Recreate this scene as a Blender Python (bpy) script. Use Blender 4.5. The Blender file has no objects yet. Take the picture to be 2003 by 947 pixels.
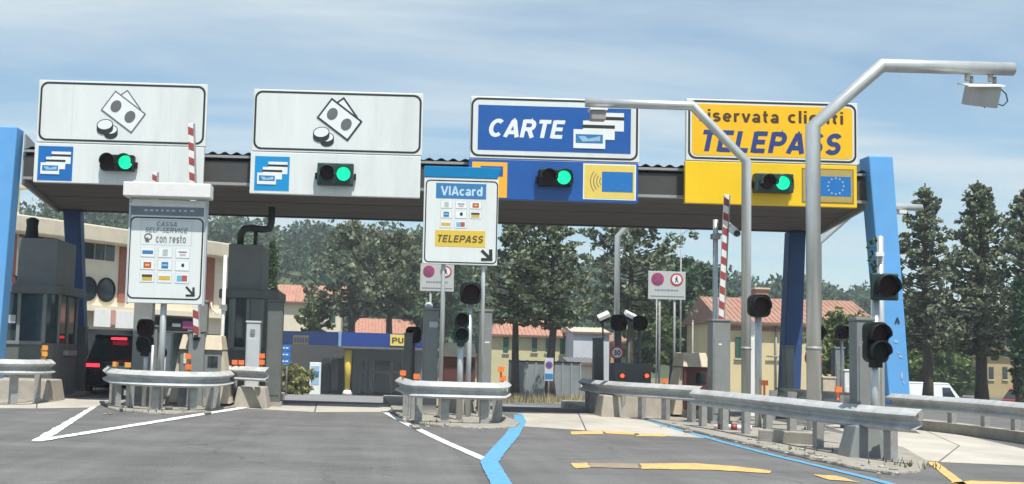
import bpy, math, random
import numpy as np
from mathutils import Vector, Matrix, noise
random.seed(7)
rng = np.random.default_rng(11)
R_ = math.radians
scene = bpy.context.scene
COL = scene.collection

# ------------------------------------------------------------------ camera
F, CXP, CYP, W, H = 2400.0, 735.0, 473.5, 2003.0, 947.0
PITCH, ROLL, CAMZ = R_(5.17), R_(1.65), 1.27
_f = Vector((0, math.cos(PITCH), math.sin(PITCH)))
_r0 = Vector((1, 0, 0)); _u0 = Vector((0, -math.sin(PITCH), math.cos(PITCH)))
_r = _r0*math.cos(ROLL) + _u0*math.sin(ROLL)
_u = -_r0*math.sin(ROLL) + _u0*math.cos(ROLL)
cam_d = bpy.data.cameras.new('camera'); cam = bpy.data.objects.new('camera', cam_d); COL.objects.link(cam)
cam_d.sensor_fit = 'HORIZONTAL'; cam_d.sensor_width = 36.0; cam_d.lens = F/W*36.0
cam_d.shift_x = (W/2-CXP)/W; cam_d.shift_y = 0.0
cam_d.clip_start = .1; cam_d.clip_end = 3000
m3 = Matrix((_r, _u, -_f)).transposed()
cam.matrix_world = Matrix.Translation((0, 0, CAMZ)) @ m3.to_4x4()
scene.camera = cam

# ------------------------------------------------------------------ light and sky
TOSUN = Vector((.36, -1, 2.45)).normalized()
EL = math.asin(TOSUN.z); AZ = math.atan2(TOSUN.x, TOSUN.y)
sun_d = bpy.data.lights.new('sun', 'SUN'); sun = bpy.data.objects.new('sun', sun_d); COL.objects.link(sun)
sun_d.energy = 4.2; sun_d.angle = R_(.53); sun_d.color = (1, .955, .88)
sun.rotation_euler = (-TOSUN).to_track_quat('-Z', 'Y').to_euler()
world = bpy.data.worlds.new('World'); scene.world = world; world.use_nodes = True
wn = world.node_tree; wn.nodes.clear(); L = wn.links.new
def N(tree, typ, **kw):
    n = tree.nodes.new(typ)
    for k, v in kw.items():
        if hasattr(n, k): setattr(n, k, v)
        else: n.inputs[k.replace('_', ' ')].default_value = v
    return n
sky = N(wn, 'ShaderNodeTexSky', sky_type='NISHITA', sun_disc=False, sun_elevation=EL, sun_rotation=AZ)
sky.air_density = 1.0; sky.dust_density = .25; sky.ozone_density = 2.2; sky.altitude = 200
bg = N(wn, 'ShaderNodeBackground'); bg.inputs['Strength'].default_value = .088
out = N(wn, 'ShaderNodeOutputWorld')
tc = N(wn, 'ShaderNodeTexCoord')
sep = N(wn, 'ShaderNodeSeparateXYZ'); L(tc.outputs['Generated'], sep.inputs[0])
addz = N(wn, 'ShaderNodeMath', operation='ADD'); addz.inputs[1].default_value = .12; L(sep.outputs['Z'], addz.inputs[0])
mxz = N(wn, 'ShaderNodeMath', operation='MAXIMUM'); mxz.inputs[1].default_value = .05; L(addz.outputs[0], mxz.inputs[0])
dx = N(wn, 'ShaderNodeMath', operation='DIVIDE'); L(sep.outputs['X'], dx.inputs[0]); L(mxz.outputs[0], dx.inputs[1])
dy = N(wn, 'ShaderNodeMath', operation='DIVIDE'); L(sep.outputs['Y'], dy.inputs[0]); L(mxz.outputs[0], dy.inputs[1])
cmb = N(wn, 'ShaderNodeCombineXYZ'); L(dx.outputs[0], cmb.inputs[0]); L(dy.outputs[0], cmb.inputs[1])
mp = N(wn, 'ShaderNodeMapping'); mp.inputs['Scale'].default_value = (.42, 1.25, 1); mp.inputs['Location'].default_value = (2.6, 1.3, 0)
mp.inputs['Rotation'].default_value = (0, 0, R_(-12)); L(cmb.outputs[0], mp.inputs[0])
n1 = N(wn, 'ShaderNodeTexNoise'); n1.inputs['Scale'].default_value = 1.1; n1.inputs['Detail'].default_value = 9; n1.inputs['Roughness'].default_value = .56
n1.inputs['Distortion'].default_value = .5; L(mp.outputs[0], n1.inputs['Vector'])
rp = N(wn, 'ShaderNodeValToRGB'); rp.color_ramp.elements[0].position = .43; rp.color_ramp.elements[1].position = .63
rp.color_ramp.elements[0].color = (.17, .17, .17, 1); rp.color_ramp.elements[1].color = (.86, .86, .86, 1); L(n1.outputs['Fac'], rp.inputs[0])
tint = N(wn, 'ShaderNodeMixRGB', blend_type='MULTIPLY'); tint.inputs['Fac'].default_value = 1; tint.inputs[2].default_value = (.84, 1.0, 1.0, 1)
L(sky.outputs[0], tint.inputs[1])
mix = N(wn, 'ShaderNodeMixRGB'); mix.inputs[2].default_value = (5.3, 6.1, 6.5, 1)
# cumulus puffs low over the hills
n2 = N(wn, 'ShaderNodeTexNoise'); n2.inputs['Scale'].default_value = 5.5; n2.inputs['Detail'].default_value = 7; n2.inputs['Roughness'].default_value = .55
mp2 = N(wn, 'ShaderNodeMapping'); mp2.inputs['Scale'].default_value = (1, 1, 2.2); mp2.inputs['Location'].default_value = (.35, .2, 0); L(tc.outputs['Generated'], mp2.inputs[0]); L(mp2.outputs[0], n2.inputs['Vector'])
r2 = N(wn, 'ShaderNodeValToRGB'); r2.color_ramp.elements[0].position = .47; r2.color_ramp.elements[1].position = .66; L(n2.outputs['Fac'], r2.inputs[0])
mr = N(wn, 'ShaderNodeMapRange'); mr.inputs['From Min'].default_value = .13; mr.inputs['From Max'].default_value = .05; mr.inputs['To Max'].default_value = .7; L(sep.outputs['Z'], mr.inputs['Value'])
m2 = N(wn, 'ShaderNodeMath', operation='MULTIPLY'); L(r2.outputs[0], m2.inputs[0]); L(mr.outputs[0], m2.inputs[1])
mxx = N(wn, 'ShaderNodeMath', operation='MAXIMUM'); L(rp.outputs[0], mxx.inputs[0]); L(m2.outputs[0], mxx.inputs[1])
L(mxx.outputs[0], mix.inputs['Fac']); L(tint.outputs[0], mix.inputs[1]); L(mix.outputs[0], bg.inputs['Color']); L(bg.outputs[0], out.inputs[0])
vs = scene.view_settings; vs.view_transform = 'Standard'; vs.look = 'None'; vs.exposure = 0.6; vs.gamma = 1; vs.use_curve_mapping = False
scene.cycles.max_bounces = 6; scene.cycles.caustics_reflective = False; scene.cycles.caustics_refractive = False

# ------------------------------------------------------------------ projecting helpers (where things stand in metres)
def ray(px, py): return _f + _r*((px-CXP)/F) - _u*((py-CYP)/F)
def P(px, py, Y):
    d = ray(px, py); t = Y/d.y
    return Vector((d.x*t, Y, CAMZ + d.z*t))
def G(px, py, z=0.0):
    d = ray(px, py); t = (z-CAMZ)/d.z
    return Vector((d.x*t, d.y*t, z))
def XP(px, Y, py=740): return P(px, py, Y).x
def ZP(px, py, Y): return P(px, py, Y).z
def RC(l, t, r, b, Y):      # box of a thing at distance Y -> x0, x1, z0, z1
    xm, ym = (l+r)/2, (t+b)/2
    return P(l, ym, Y).x, P(r, ym, Y).x, P(xm, b, Y).z, P(xm, t, Y).z
def hit(px, py, p0, n):
    d = ray(px, py); o = Vector((0, 0, CAMZ)); t = (p0-o).dot(n)/d.dot(n)
    return o + d*t
def sst(a, b, x):
    t = min(1, max(0, (x-a)/(b-a))); return t*t*(3-2*t)
def zg(X, Y):               # the road falls away gently beyond the toll lanes
    if Y < 30.5: return 0.0
    yy = Y-30.5
    zl = -.0313*min(yy, 57.5)
    zr = -.02*min(yy, 30)
    t = sst(2, 12, X - (Y-30)*.1)
    z = zl*(1-t)+zr*t
    return z*min(1, yy/4) if yy < 4 else z

# ------------------------------------------------------------------ materials
MATS = {}
def mat(name, col, rough=.6, metal=0., var=.12, scale=4., bump=0., bscale=60., emit=None, estr=0., spec=.5, dirt=None, dirtamt=.0, stretch=(1,1,1), island=0., trans=0.):
    if name in MATS: return MATS[name]
    m = bpy.data.materials.new(name); m.use_nodes = True; t = m.node_tree; b = t.nodes['Principled BSDF']; l = t.links.new
    b.inputs['Roughness'].default_value = rough; b.inputs['Metallic'].default_value = metal
    b.inputs['Specular IOR Level'].default_value = spec
    tcx = N(t, 'ShaderNodeTexCoord'); mpg = N(t, 'ShaderNodeMapping'); mpg.inputs['Scale'].default_value = stretch
    l(tcx.outputs['Object'], mpg.inputs[0])
    nz = N(t, 'ShaderNodeTexNoise'); nz.inputs['Scale'].default_value = scale; nz.inputs['Detail'].default_value = 6; nz.inputs['Roughness'].default_value = .65
    l(mpg.outputs[0], nz.inputs['Vector'])
    r = N(t, 'ShaderNodeValToRGB'); r.color_ramp.elements[0].position = .3; r.color_ramp.elements[1].position = .72
    c = np.array(col)
    r.color_ramp.elements[0].color = (*np.clip(c*(1-var), 0, 1), 1); r.color_ramp.elements[1].color = (*np.clip(c*(1+var), 0, 1), 1)
    l(nz.outputs['Fac'], r.inputs[0]); cur = r.outputs[0]
    if island:
        gi = N(t, 'ShaderNodeNewGeometry'); ri = N(t, 'ShaderNodeMapRange'); ri.inputs['To Min'].default_value = 1-island; ri.inputs['To Max'].default_value = 1+island
        l(gi.outputs['Random Per Island'], ri.inputs['Value'])
        mm = N(t, 'ShaderNodeMixRGB', blend_type='MULTIPLY'); mm.inputs['Fac'].default_value = 1
        l(cur, mm.inputs[1]); l(ri.outputs[0], mm.inputs[2]); cur = mm.outputs[0]
    if dirt is not None:
        nd = N(t, 'ShaderNodeTexNoise'); nd.inputs['Scale'].default_value = scale*.35; nd.inputs['Detail'].default_value = 10; nd.inputs['Roughness'].default_value = .75
        l(mpg.outputs[0], nd.inputs['Vector'])
        rd = N(t, 'ShaderNodeValToRGB'); rd.color_ramp.elements[0].position = .48; rd.color_ramp.elements[1].position = .75
        rd.color_ramp.elements[1].color = (dirtamt, dirtamt, dirtamt, 1); l(nd.outputs['Fac'], rd.inputs[0])
        md = N(t, 'ShaderNodeMixRGB'); md.inputs[2].default_value = (*dirt, 1); l(rd.outputs[0], md.inputs['Fac']); l(cur, md.inputs[1]); cur = md.outputs[0]
    l(cur, b.inputs['Base Color'])
    if bump:
        nb = N(t, 'ShaderNodeTexNoise'); nb.inputs['Scale'].default_value = bscale; nb.inputs['Detail'].default_value = 4
        l(tcx.outputs['Object'], nb.inputs['Vector'])
        bp = N(t, 'ShaderNodeBump'); bp.inputs['Strength'].default_value = bump; bp.inputs['Distance'].default_value = .02
        l(nb.outputs['Fac'], bp.inputs['Height']); l(bp.outputs[0], b.inputs['Normal'])
    if emit is not None:
        b.inputs['Emission Color'].default_value = (*emit, 1); b.inputs['Emission Strength'].default_value = estr
    if trans:
        tr = N(t, 'ShaderNodeBsdfTranslucent'); l(cur, tr.inputs['Color']); mxs = N(t, 'ShaderNodeMixShader'); mxs.inputs[0].default_value = trans
        l(b.outputs[0], mxs.inputs[1]); l(tr.outputs[0], mxs.inputs[2]); l(mxs.outputs[0], t.nodes['Material Output'].inputs[0])
    MATS[name] = m; return m

def asphalt_mat():
    m = bpy.data.materials.new('asphalt'); m.use_nodes = True; t = m.node_tree; b = t.nodes['Principled BSDF']; l = t.links.new; b.inputs['Roughness'].default_value = .88; b.inputs['Specular IOR Level'].default_value = .3
    tcx = N(t, 'ShaderNodeTexCoord'); cur = None
    for (sc, st, lo, hi, d, p0, p1) in ((38., (1,1,1), .74, 1.28, 3, .3, .7), (1.1, (1,1,1), .84, 1.14, 8, .32, .68), (.5, (.16,1.2,1), .84, 1.06, 4, .36, .6), (.9, (1.3,.06,1), .84, 1.08, 4, .36, .64)):
        mpg = N(t, 'ShaderNodeMapping'); mpg.inputs['Scale'].default_value = st; l(tcx.outputs['Object'], mpg.inputs[0])
        nz = N(t, 'ShaderNodeTexNoise'); nz.inputs['Scale'].default_value = sc; nz.inputs['Detail'].default_value = d; nz.inputs['Roughness'].default_value = .68; l(mpg.outputs[0], nz.inputs['Vector'])
        r = N(t, 'ShaderNodeMapRange'); r.inputs['From Min'].default_value = p0; r.inputs['From Max'].default_value = p1; r.inputs['To Min'].default_value = lo; r.inputs['To Max'].default_value = hi; l(nz.outputs['Fac'], r.inputs['Value'])
        mm = N(t, 'ShaderNodeMixRGB', blend_type='MULTIPLY'); mm.inputs['Fac'].default_value = 1
        if cur is None: mm.inputs[1].default_value = (.138, .136, .133, 1)
        else: l(cur, mm.inputs[1])
        l(r.outputs[0], mm.inputs[2]); cur = mm.outputs[0]
    # hairline cracks
    v = N(t, 'ShaderNodeTexVoronoi', feature='DISTANCE_TO_EDGE'); v.inputs['Scale'].default_value = .22; nd = N(t, 'ShaderNodeTexNoise'); nd.inputs['Scale'].default_value = 1.2; nd.inputs['Detail'].default_value = 6
    ad = N(t, 'ShaderNodeMixRGB', blend_type='ADD'); ad.inputs['Fac'].default_value = .9; l(tcx.outputs['Object'], nd.inputs['Vector']); l(tcx.outputs['Object'], ad.inputs[1]); l(nd.outputs['Color'], ad.inputs[2]); l(ad.outputs[0], v.inputs['Vector'])
    cr = N(t, 'ShaderNodeMapRange'); cr.inputs['From Max'].default_value = .006; cr.inputs['To Min'].default_value = .72; l(v.outputs['Distance'], cr.inputs['Value'])
    mm = N(t, 'ShaderNodeMixRGB', blend_type='MULTIPLY'); mm.inputs['Fac'].default_value = 1; l(cur, mm.inputs[1]); l(cr.outputs[0], mm.inputs[2]); l(mm.outputs[0], b.inputs['Base Color'])
    nb = N(t, 'ShaderNodeTexNoise'); nb.inputs['Scale'].default_value = 60; bp = N(t, 'ShaderNodeBump'); bp.inputs['Strength'].default_value = .4; bp.inputs['Distance'].default_value = .01
    l(tcx.outputs['Object'], nb.inputs['Vector']); l(nb.outputs['Fac'], bp.inputs['Height']); l(bp.outputs[0], b.inputs['Normal']); return m
asphalt = asphalt_mat()
asphalt2 = mat('worn_asphalt', (.20, .20, .195), .9, var=.15, scale=.8, bump=.2, bscale=40, dirt=(.28, .27, .25), dirtamt=.5)
concrete_ap = mat('apron_concrete', (.44, .412, .355), .9, var=.14, scale=1.1, bump=.2, bscale=40, dirt=(.22, .205, .18), dirtamt=.55, stretch=(1, .5, 1))
concrete = mat('concrete', (.36, .33, .28), .9, var=.16, scale=3, bump=.3, bscale=40, dirt=(.20, .18, .15), dirtamt=.6)
rubble = mat('dusty_concrete', (.30, .28, .24), .95, var=.3, scale=5, bump=.8, bscale=25, dirt=(.16, .145, .12), dirtamt=.7)
wpaint = mat('white_road_paint', (.74, .74, .71), .85, var=.08, scale=16, dirt=(.34, .335, .32), dirtamt=.6)
bpaint = mat('blue_road_paint', (.09, .31, .50), .85, var=.15, scale=16, dirt=(.13, .19, .23), dirtamt=.9)
ypaint = mat('yellow_road_paint', (.66, .40, .13), .85, var=.15, scale=16, dirt=(.22, .19, .16), dirtamt=1.0, stretch=(1,.5,1))
galv = mat('galvanised_steel', (.47, .485, .485), .55, .0, var=.2, scale=4, bump=.08, bscale=12, dirt=(.20, .185, .165), dirtamt=.7, stretch=(1,1,2))
galvd = mat('weathered_steel', (.34, .345, .335), .6, .3, var=.2, scale=6, dirt=(.18, .16, .13), dirtamt=.6)
polemat = mat('pole_steel', (.56, .58, .57), .38, .5, var=.12, scale=3, dirt=(.3, .3, .28), dirtamt=.35, stretch=(1, 1, .3))
signw = mat('sign_white', (.72, .755, .74), .30, var=.05, scale=1.2, dirt=(.52, .55, .51), dirtamt=.6, stretch=(2.5, 1, .35))
signw2 = mat('sign_plain_white', (.78, .81, .81), .35, var=.03, scale=2)
black = mat('sign_black', (.022, .026, .026), .45, var=.1)
dgrey = mat('pictogram_grey', (.13, .135, .14), .5, var=.1)
blue = mat('sign_blue', (.010, .095, .36), .35, var=.08, scale=1.5)
hdblue = mat('header_blue', (.0, .27, .60), .35, var=.06, scale=2)
flagblue = mat('plaque_blue', (.008, .16, .48), .4, var=.05)
viablue = mat('card_blue', (.035, .19, .42), .4, var=.08)
paleblue = mat('pale_card_blue', (.30, .50, .66), .4, var=.1)
yellow = mat('sign_yellow', (.88, .50, .004), .38, var=.05, scale=1.5)
yellow2 = mat('panel_yellow', (.88, .56, .005), .38, var=.05, scale=1.5)
yel3 = mat('plaque_yellow', (.76, .58, .12), .45, var=.05)
orange = mat('plaque_orange', (.92, .45, .03), .4, var=.05)
taupe = mat('plaque_taupe', (.42, .32, .10), .5, var=.08)
navy = mat('lettering_navy', (.02, .045, .20), .5, var=.05)
brownletter = mat('lettering_brown', (.07, .035, .012), .5, var=.05)
greyletter = mat('lettering_grey', (.20, .235, .27), .5, var=.05)
star = mat('star_pale', (.5, .6, .45), .5, var=.05)
pylr = mat('pylon_blue_shaded', (.022, .07, .20), .6, var=.1, scale=1.5, dirt=(.03, .09, .22), dirtamt=.5)  # rear pylons: same blue paint, with the canopy shade put into the colour
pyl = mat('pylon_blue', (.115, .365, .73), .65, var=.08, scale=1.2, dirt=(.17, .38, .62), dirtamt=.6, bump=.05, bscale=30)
fascia = mat('fascia_grey', (.058, .057, .054), .5, var=.12, scale=2, dirt=(.06, .06, .055), dirtamt=.5)
soffit = mat('soffit_brown', (.125, .110, .096), .8, var=.2, scale=1.5, stretch=(.3, 3, 1))
trim = mat('roof_trim', (.34, .34, .33), .5, .2, var=.1)
sheet = mat('roof_sheet_grey', (.20, .20, .2), .6, .2, var=.15)
dark = mat('dark_housing', (.010, .012, .012), .6, var=.15, spec=.3)
dgreen = mat('dark_green_housing', (.012, .045, .04), .5, var=.15)
lensr = mat('unlit_red_lens', (.022, .006, .007), .55, var=.1, spec=.2)
lensg = mat('unlit_green_lens', (.006, .016, .014), .55, var=.1, spec=.2)
lensgo = mat('lit_green_lens', (.0, .5, .25), .3, var=.0, emit=(.0, 1, .42), estr=.75)
taill = mat('lit_tail_lamp', (.5, .01, .02), .3, var=0, emit=(1, .03, .06), estr=1.6)
amber = mat('lit_warning_lamp', (.7, .08, .03), .3, var=0, emit=(1, .16, .06), estr=.9)
refl = mat('orange_reflector', (.85, .20, .04), .4, var=.1)
refly = mat('amber_reflector', (.75, .33, .06), .4, var=.1)
red = mat('barrier_red', (.33, .06, .055), .5, var=.15, scale=8)
redr = mat('sign_red', (.5, .05, .07), .4, var=.08)
whitep = mat('white_paint', (.78, .78, .76), .5, var=.05, dirt=(.5, .5, .47), dirtamt=.4)
grey = mat('machine_grey', (.22, .235, .23), .6, var=.1, scale=3, dirt=(.15, .15, .14), dirtamt=.6)
grey2 = mat('booth_grey', (.125, .138, .132), .6, var=.12, scale=2, dirt=(.09, .09, .083), dirtamt=.6)
lgrey = mat('cabinet_light_grey', (.5, .54, .56), .5, var=.06)
tan = mat('machine_tan', (.52, .45, .34), .75, var=.12, scale=5, dirt=(.34, .28, .2), dirtamt=.5)
dred = mat('machine_dark_red', (.10, .035, .03), .6, var=.2)
glassd = mat('dark_glass', (.02, .035, .042), .06, var=.1, spec=.8)
glassb = mat('booth_glass', (.035, .055, .065), .08, var=.2, spec=.8)
rubber = mat('rubber', (.012, .012, .013), .8, var=.1)
suvp = mat('suv_paint', (.006, .008, .013), .15, var=.05, spec=.7)
vanp = mat('van_paint', (.8, .8, .8), .3, var=.03)
redp = mat('red_car_paint', (.5, .03, .025), .25, var=.03)
rimm = mat('wheel_rim', (.4, .4, .41), .35, .8, var=.05)
cream = mat('render_cream', (.74, .66, .52), .85, var=.06, scale=1.5, dirt=(.6, .53, .41), dirtamt=.5)
creamr = mat('roof_concrete', (.58, .52, .40), .85, var=.12, scale=2, dirt=(.33, .28, .2), dirtamt=.6)
brick = mat('brick_red', (.34, .13, .09), .85, var=.15, scale=6)
yellowh = mat('render_yellow', (.58, .53, .30), .85, var=.06, scale=1.5, dirt=(.45, .42, .26), dirtamt=.4)
ochre = mat('render_ochre', (.70, .58, .33), .85, var=.05, scale=1, dirt=(.5, .4, .22), dirtamt=.4)
tanb = mat('render_tan', (.42, .33, .19), .85, var=.08, scale=1.5, dirt=(.3, .24, .15), dirtamt=.5)
pale = mat('render_pale', (.55, .58, .62), .85, var=.06, scale=1)
tile = mat('roof_tile', (.40, .205, .145), .85, var=.22, scale=2.2, dirt=(.3, .14, .09), dirtamt=.5)
tile2 = mat('roof_tile_old', (.34, .185, .135), .85, var=.2, scale=2, dirt=(.22, .12, .08), dirtamt=.6)
shut = mat('shutter_green', (.03, .10, .07), .6, var=.15)
bark = mat('bark', (.075, .058, .045), .9, var=.3, scale=8, bump=.6, bscale=20)
def leafm(n, c, isl=.45, tr=.25): return mat(n, c, .6, var=.38, scale=.7, island=isl, trans=tr, spec=.35)
leaf_grey = leafm('leaf_grey_green', (0.165, 0.195, 0.122), .5)
leaf_olive = leafm('leaf_olive', (0.145, 0.178, 0.1), .5)
leaf_dark = leafm('leaf_dark_green', (0.06, 0.115, 0.055), .45)
leaf_mid = leafm('leaf_mid_green', (0.12, 0.18, 0.06), .45)
leaf_light = leafm('leaf_light_green', (0.17, 0.22, 0.07), .4)
leaf_yel = leafm('leaf_yellow_green', (0.27, 0.27, 0.09), .4)
leaf_cyp = leafm('leaf_cypress', (0.08, 0.13, 0.05), .4)
woodm = leafm('wood_green', (0.05, 0.098, 0.048), .4)
hillm = mat('hill_earth', (.06, .085, .035), .95, var=.3, scale=.05)
grassm = mat('ground_grass', (.17, .16, .085), .95, var=.25, scale=.3, bump=.5, bscale=6, dirt=(.1, .12, .045), dirtamt=.8)
weedm = leafm('weed', (.14, .15, .06), .4)

# ------------------------------------------------------------------ mesh builder
ORG = {}
class MB:
    def __init__(s): s.v = []; s.f = []; s.m = []; s.s = []
    def add(s, vs, fs, m=0, smooth=False):
        o = len(s.v); s.v += [tuple(v) for v in vs]
        for f in fs: s.f.append([i+o for i in f]); s.m.append(m); s.s.append(smooth)
        return s
    def box(s, x0, x1, y0, y1, z0, z1, m=0):
        return s.add([(x0,y0,z0),(x1,y0,z0),(x1,y1,z0),(x0,y1,z0),(x0,y0,z1),(x1,y0,z1),(x1,y1,z1),(x0,y1,z1)],
                     [(0,3,2,1),(4,5,6,7),(0,1,5,4),(1,2,6,5),(2,3,7,6),(3,0,4,7)], m)
    def obox(s, c, ax, ay, az, m=0):     # oriented box, half axes
        c = Vector(c); v = []
        for k in (-1, 1):
            for a, b in ((-1,-1),(1,-1),(1,1),(-1,1)): v.append(c+Vector(ax)*a+Vector(ay)*b+Vector(az)*k)
        return s.add(v, [(0,3,2,1),(4,5,6,7),(0,1,5,4),(1,2,6,5),(2,3,7,6),(3,0,4,7)], m)
    def hexa(s, v, m=0):                 # 8 corners, bottom ring then top ring
        return s.add(v, [(0,3,2,1),(4,5,6,7),(0,1,5,4),(1,2,6,5),(2,3,7,6),(3,0,4,7)], m)
    def prism(s, poly, y0, y1, m=0):     # polygon in XZ, extruded along Y
        n = len(poly); a = sum(poly[i][0]*poly[(i+1)%n][1]-poly[(i+1)%n][0]*poly[i][1] for i in range(n))
        if a < 0: poly = poly[::-1]
        v = [(x,y0,z) for x,z in poly]+[(x,y1,z) for x,z in poly]
        f = [tuple(range(n)), tuple(range(2*n-1, n-1, -1))]+[((i+1)%n, i, n+i, n+(i+1)%n) for i in range(n)]
        return s.add(v, f, m)
    def ring(s, o, i, y0, y1, m=0):      # ring between two loops in XZ
        n = len(o); v = [(x,y0,z) for x,z in o]+[(x,y0,z) for x,z in i]+[(x,y1,z) for x,z in o]+[(x,y1,z) for x,z in i]
        f = []
        for k in range(n):
            j = (k+1)%n; f += [(k,j,n+j,n+k),(k,2*n+k,2*n+j,j),(n+k,n+j,3*n+j,3*n+k)]
        return s.add(v, f, m)
    def tube(s, pts, r, n=10, m=0, cap=True):
        pts = [Vector(p) for p in pts]; rs = r if isinstance(r, (list, tuple)) else [r]*len(pts)
        base = len(s.v); prev = None
        for i, p in enumerate(pts):
            d = (pts[min(i+1, len(pts)-1)]-pts[max(i-1, 0)]).normalized()
            if prev is None:
                a = Vector((0,0,1)) if abs(d.z) < .9 else Vector((1,0,0)); x = d.cross(a).normalized()
            else: x = (prev - d*prev.dot(d)).normalized()
            prev = x; y = d.cross(x); sc = 1.0
            if 0 < i < len(pts)-1:
                c = (pts[i]-pts[i-1]).normalized().dot((pts[i+1]-pts[i]).normalized()); sc = 1/max(.6, math.sqrt((1+c)/2))
            for k in range(n):
                a = 2*math.pi*k/n; s.v.append(tuple(p+(x*math.cos(a)+y*math.sin(a))*rs[i]*(sc if 0 < i < len(pts)-1 else 1)))
        for i in range(len(pts)-1):
            for k in range(n):
                j = (k+1)%n; s.f.append([base+i*n+k, base+i*n+j, base+(i+1)*n+j, base+(i+1)*n+k]); s.m.append(m); s.s.append(True)
        if cap:
            s.f.append([base+k for k in range(n)][::-1]); s.m.append(m); s.s.append(False)
            e = base+(len(pts)-1)*n; s.f.append([e+k for k in range(n)]); s.m.append(m); s.s.append(False)
        return s
    def cylv(s, x, y, z0, z1, r, n=10, m=0, r1=None): return s.tube([(x,y,z0),(x,y,z1)], [r, r if r1 is None else r1], n, m)
    def disc(s, c, r, y1, n=20, m=0, sx=1.): # disc facing the camera
        return s.prism([(c[0]+sx*r*math.cos(2*math.pi*k/n), c[2]+r*math.sin(2*math.pi*k/n)) for k in range(n)], c[1], c[1]+y1, m)
    def sphere(s, c, r, m=0, n=10, k=6):
        v = []; f = []
        for i in range(k+1):
            a = math.pi*i/k
            for j in range(n):
                b = 2*math.pi*j/n; v.append((c[0]+r*math.sin(a)*math.cos(b), c[1]+r*math.sin(a)*math.sin(b), c[2]+r*math.cos(a)))
        for i in range(k):
            for j in range(n): f.append((i*n+j, (i+1)*n+j, (i+1)*n+(j+1)%n, i*n+(j+1)%n))
        return s.add(v, f, m, True)
    def sheet(s, poly, z, th=0., m=0):       # flat ground polygon
        n = len(poly); a = sum(poly[i][0]*poly[(i+1)%n][1]-poly[(i+1)%n][0]*poly[i][1] for i in range(n))
        if a < 0: poly = poly[::-1]
        v = [(p[0],p[1],z) for p in poly]
        if not th: return s.add(v, [tuple(range(n))], m)
        v += [(p[0],p[1],z-th) for p in poly]
        return s.add(v, [tuple(range(n))]+[(i, n+i, n+(i+1)%n, (i+1)%n) for i in range(n)], m)
    def mesh(s, name, mats, org=(0,0,0)):
        me = bpy.data.meshes.new(name); o = Vector(org)
        me.from_pydata([tuple(Vector(v)-o) for v in s.v], [], s.f)
        for mm in (mats if isinstance(mats, (list, tuple)) else [mats]): me.materials.append(mm)
        me.polygons.foreach_set('material_index', s.m); me.polygons.foreach_set('use_smooth', s.s); me.update()
        return me
    def build(s, name, mats, parent=None, bevel=0., label=None, loc=None):
        org = ORG[parent.name] if parent else Vector(loc or (0,0,0))
        ob = bpy.data.objects.new(name, s.mesh(name, mats, org)); COL.objects.link(ob)
        if parent: ob.parent = parent
        else: ob.location = org
        ORG[ob.name] = org
        if bevel:
            b = ob.modifiers.new('bevel', 'BEVEL'); b.width = bevel; b.segments = 2; b.limit_method = 'ANGLE'
        if label: ob['label'] = label
        return ob
def tag(o, label=None, cat=None, group=None, kind=None):
    if label: o['label'] = label
    if cat: o['category'] = cat
    if group: o['group'] = group
    if kind: o['kind'] = kind
    return o
def thing(name, label, cat, loc, group=None):
    o = bpy.data.objects.new(name, None); COL.objects.link(o); o.location = loc; o.empty_display_size = .2
    ORG[o.name] = Vector(loc); return tag(o, label, cat, group)
def inst(me, name, parent, loc, rz=0.):
    o = bpy.data.objects.new(name, me); COL.objects.link(o); o.parent = parent; o.location = Vector(loc)-ORG[parent.name]; o.rotation_euler = (0,0,rz)
    ORG[o.name] = ORG[parent.name]; return o
def rrect(x0, x1, z0, z1, r, n=5):
    pts = []
    for cx, cz, a0 in ((x1-r, z1-r, 0), (x0+r, z1-r, 90), (x0+r, z0+r, 180), (x1-r, z0+r, 270)):
        for k in range(n+1):
            a = R_(a0+90*k/n); pts.append((cx+r*math.cos(a), cz+r*math.sin(a)))
    return pts
def ell(cx, cz, rx, rz, rot=0., n=24):
    return [(cx+rx*math.cos(t)*math.cos(rot)-rz*math.sin(t)*math.sin(rot), cz+rx*math.cos(t)*math.sin(rot)+rz*math.sin(t)*math.cos(rot)) for t in [2*math.pi*k/n for k in range(n)]]
TCACHE = {}
def arc(cx, cy, rx, ry, a0, a1, n=14): return [(cx+rx*math.cos(R_(a0+(a1-a0)*k/n)), cy+ry*math.sin(R_(a0+(a1-a0)*k/n))) for k in range(n+1)]
_t = .09
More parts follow.
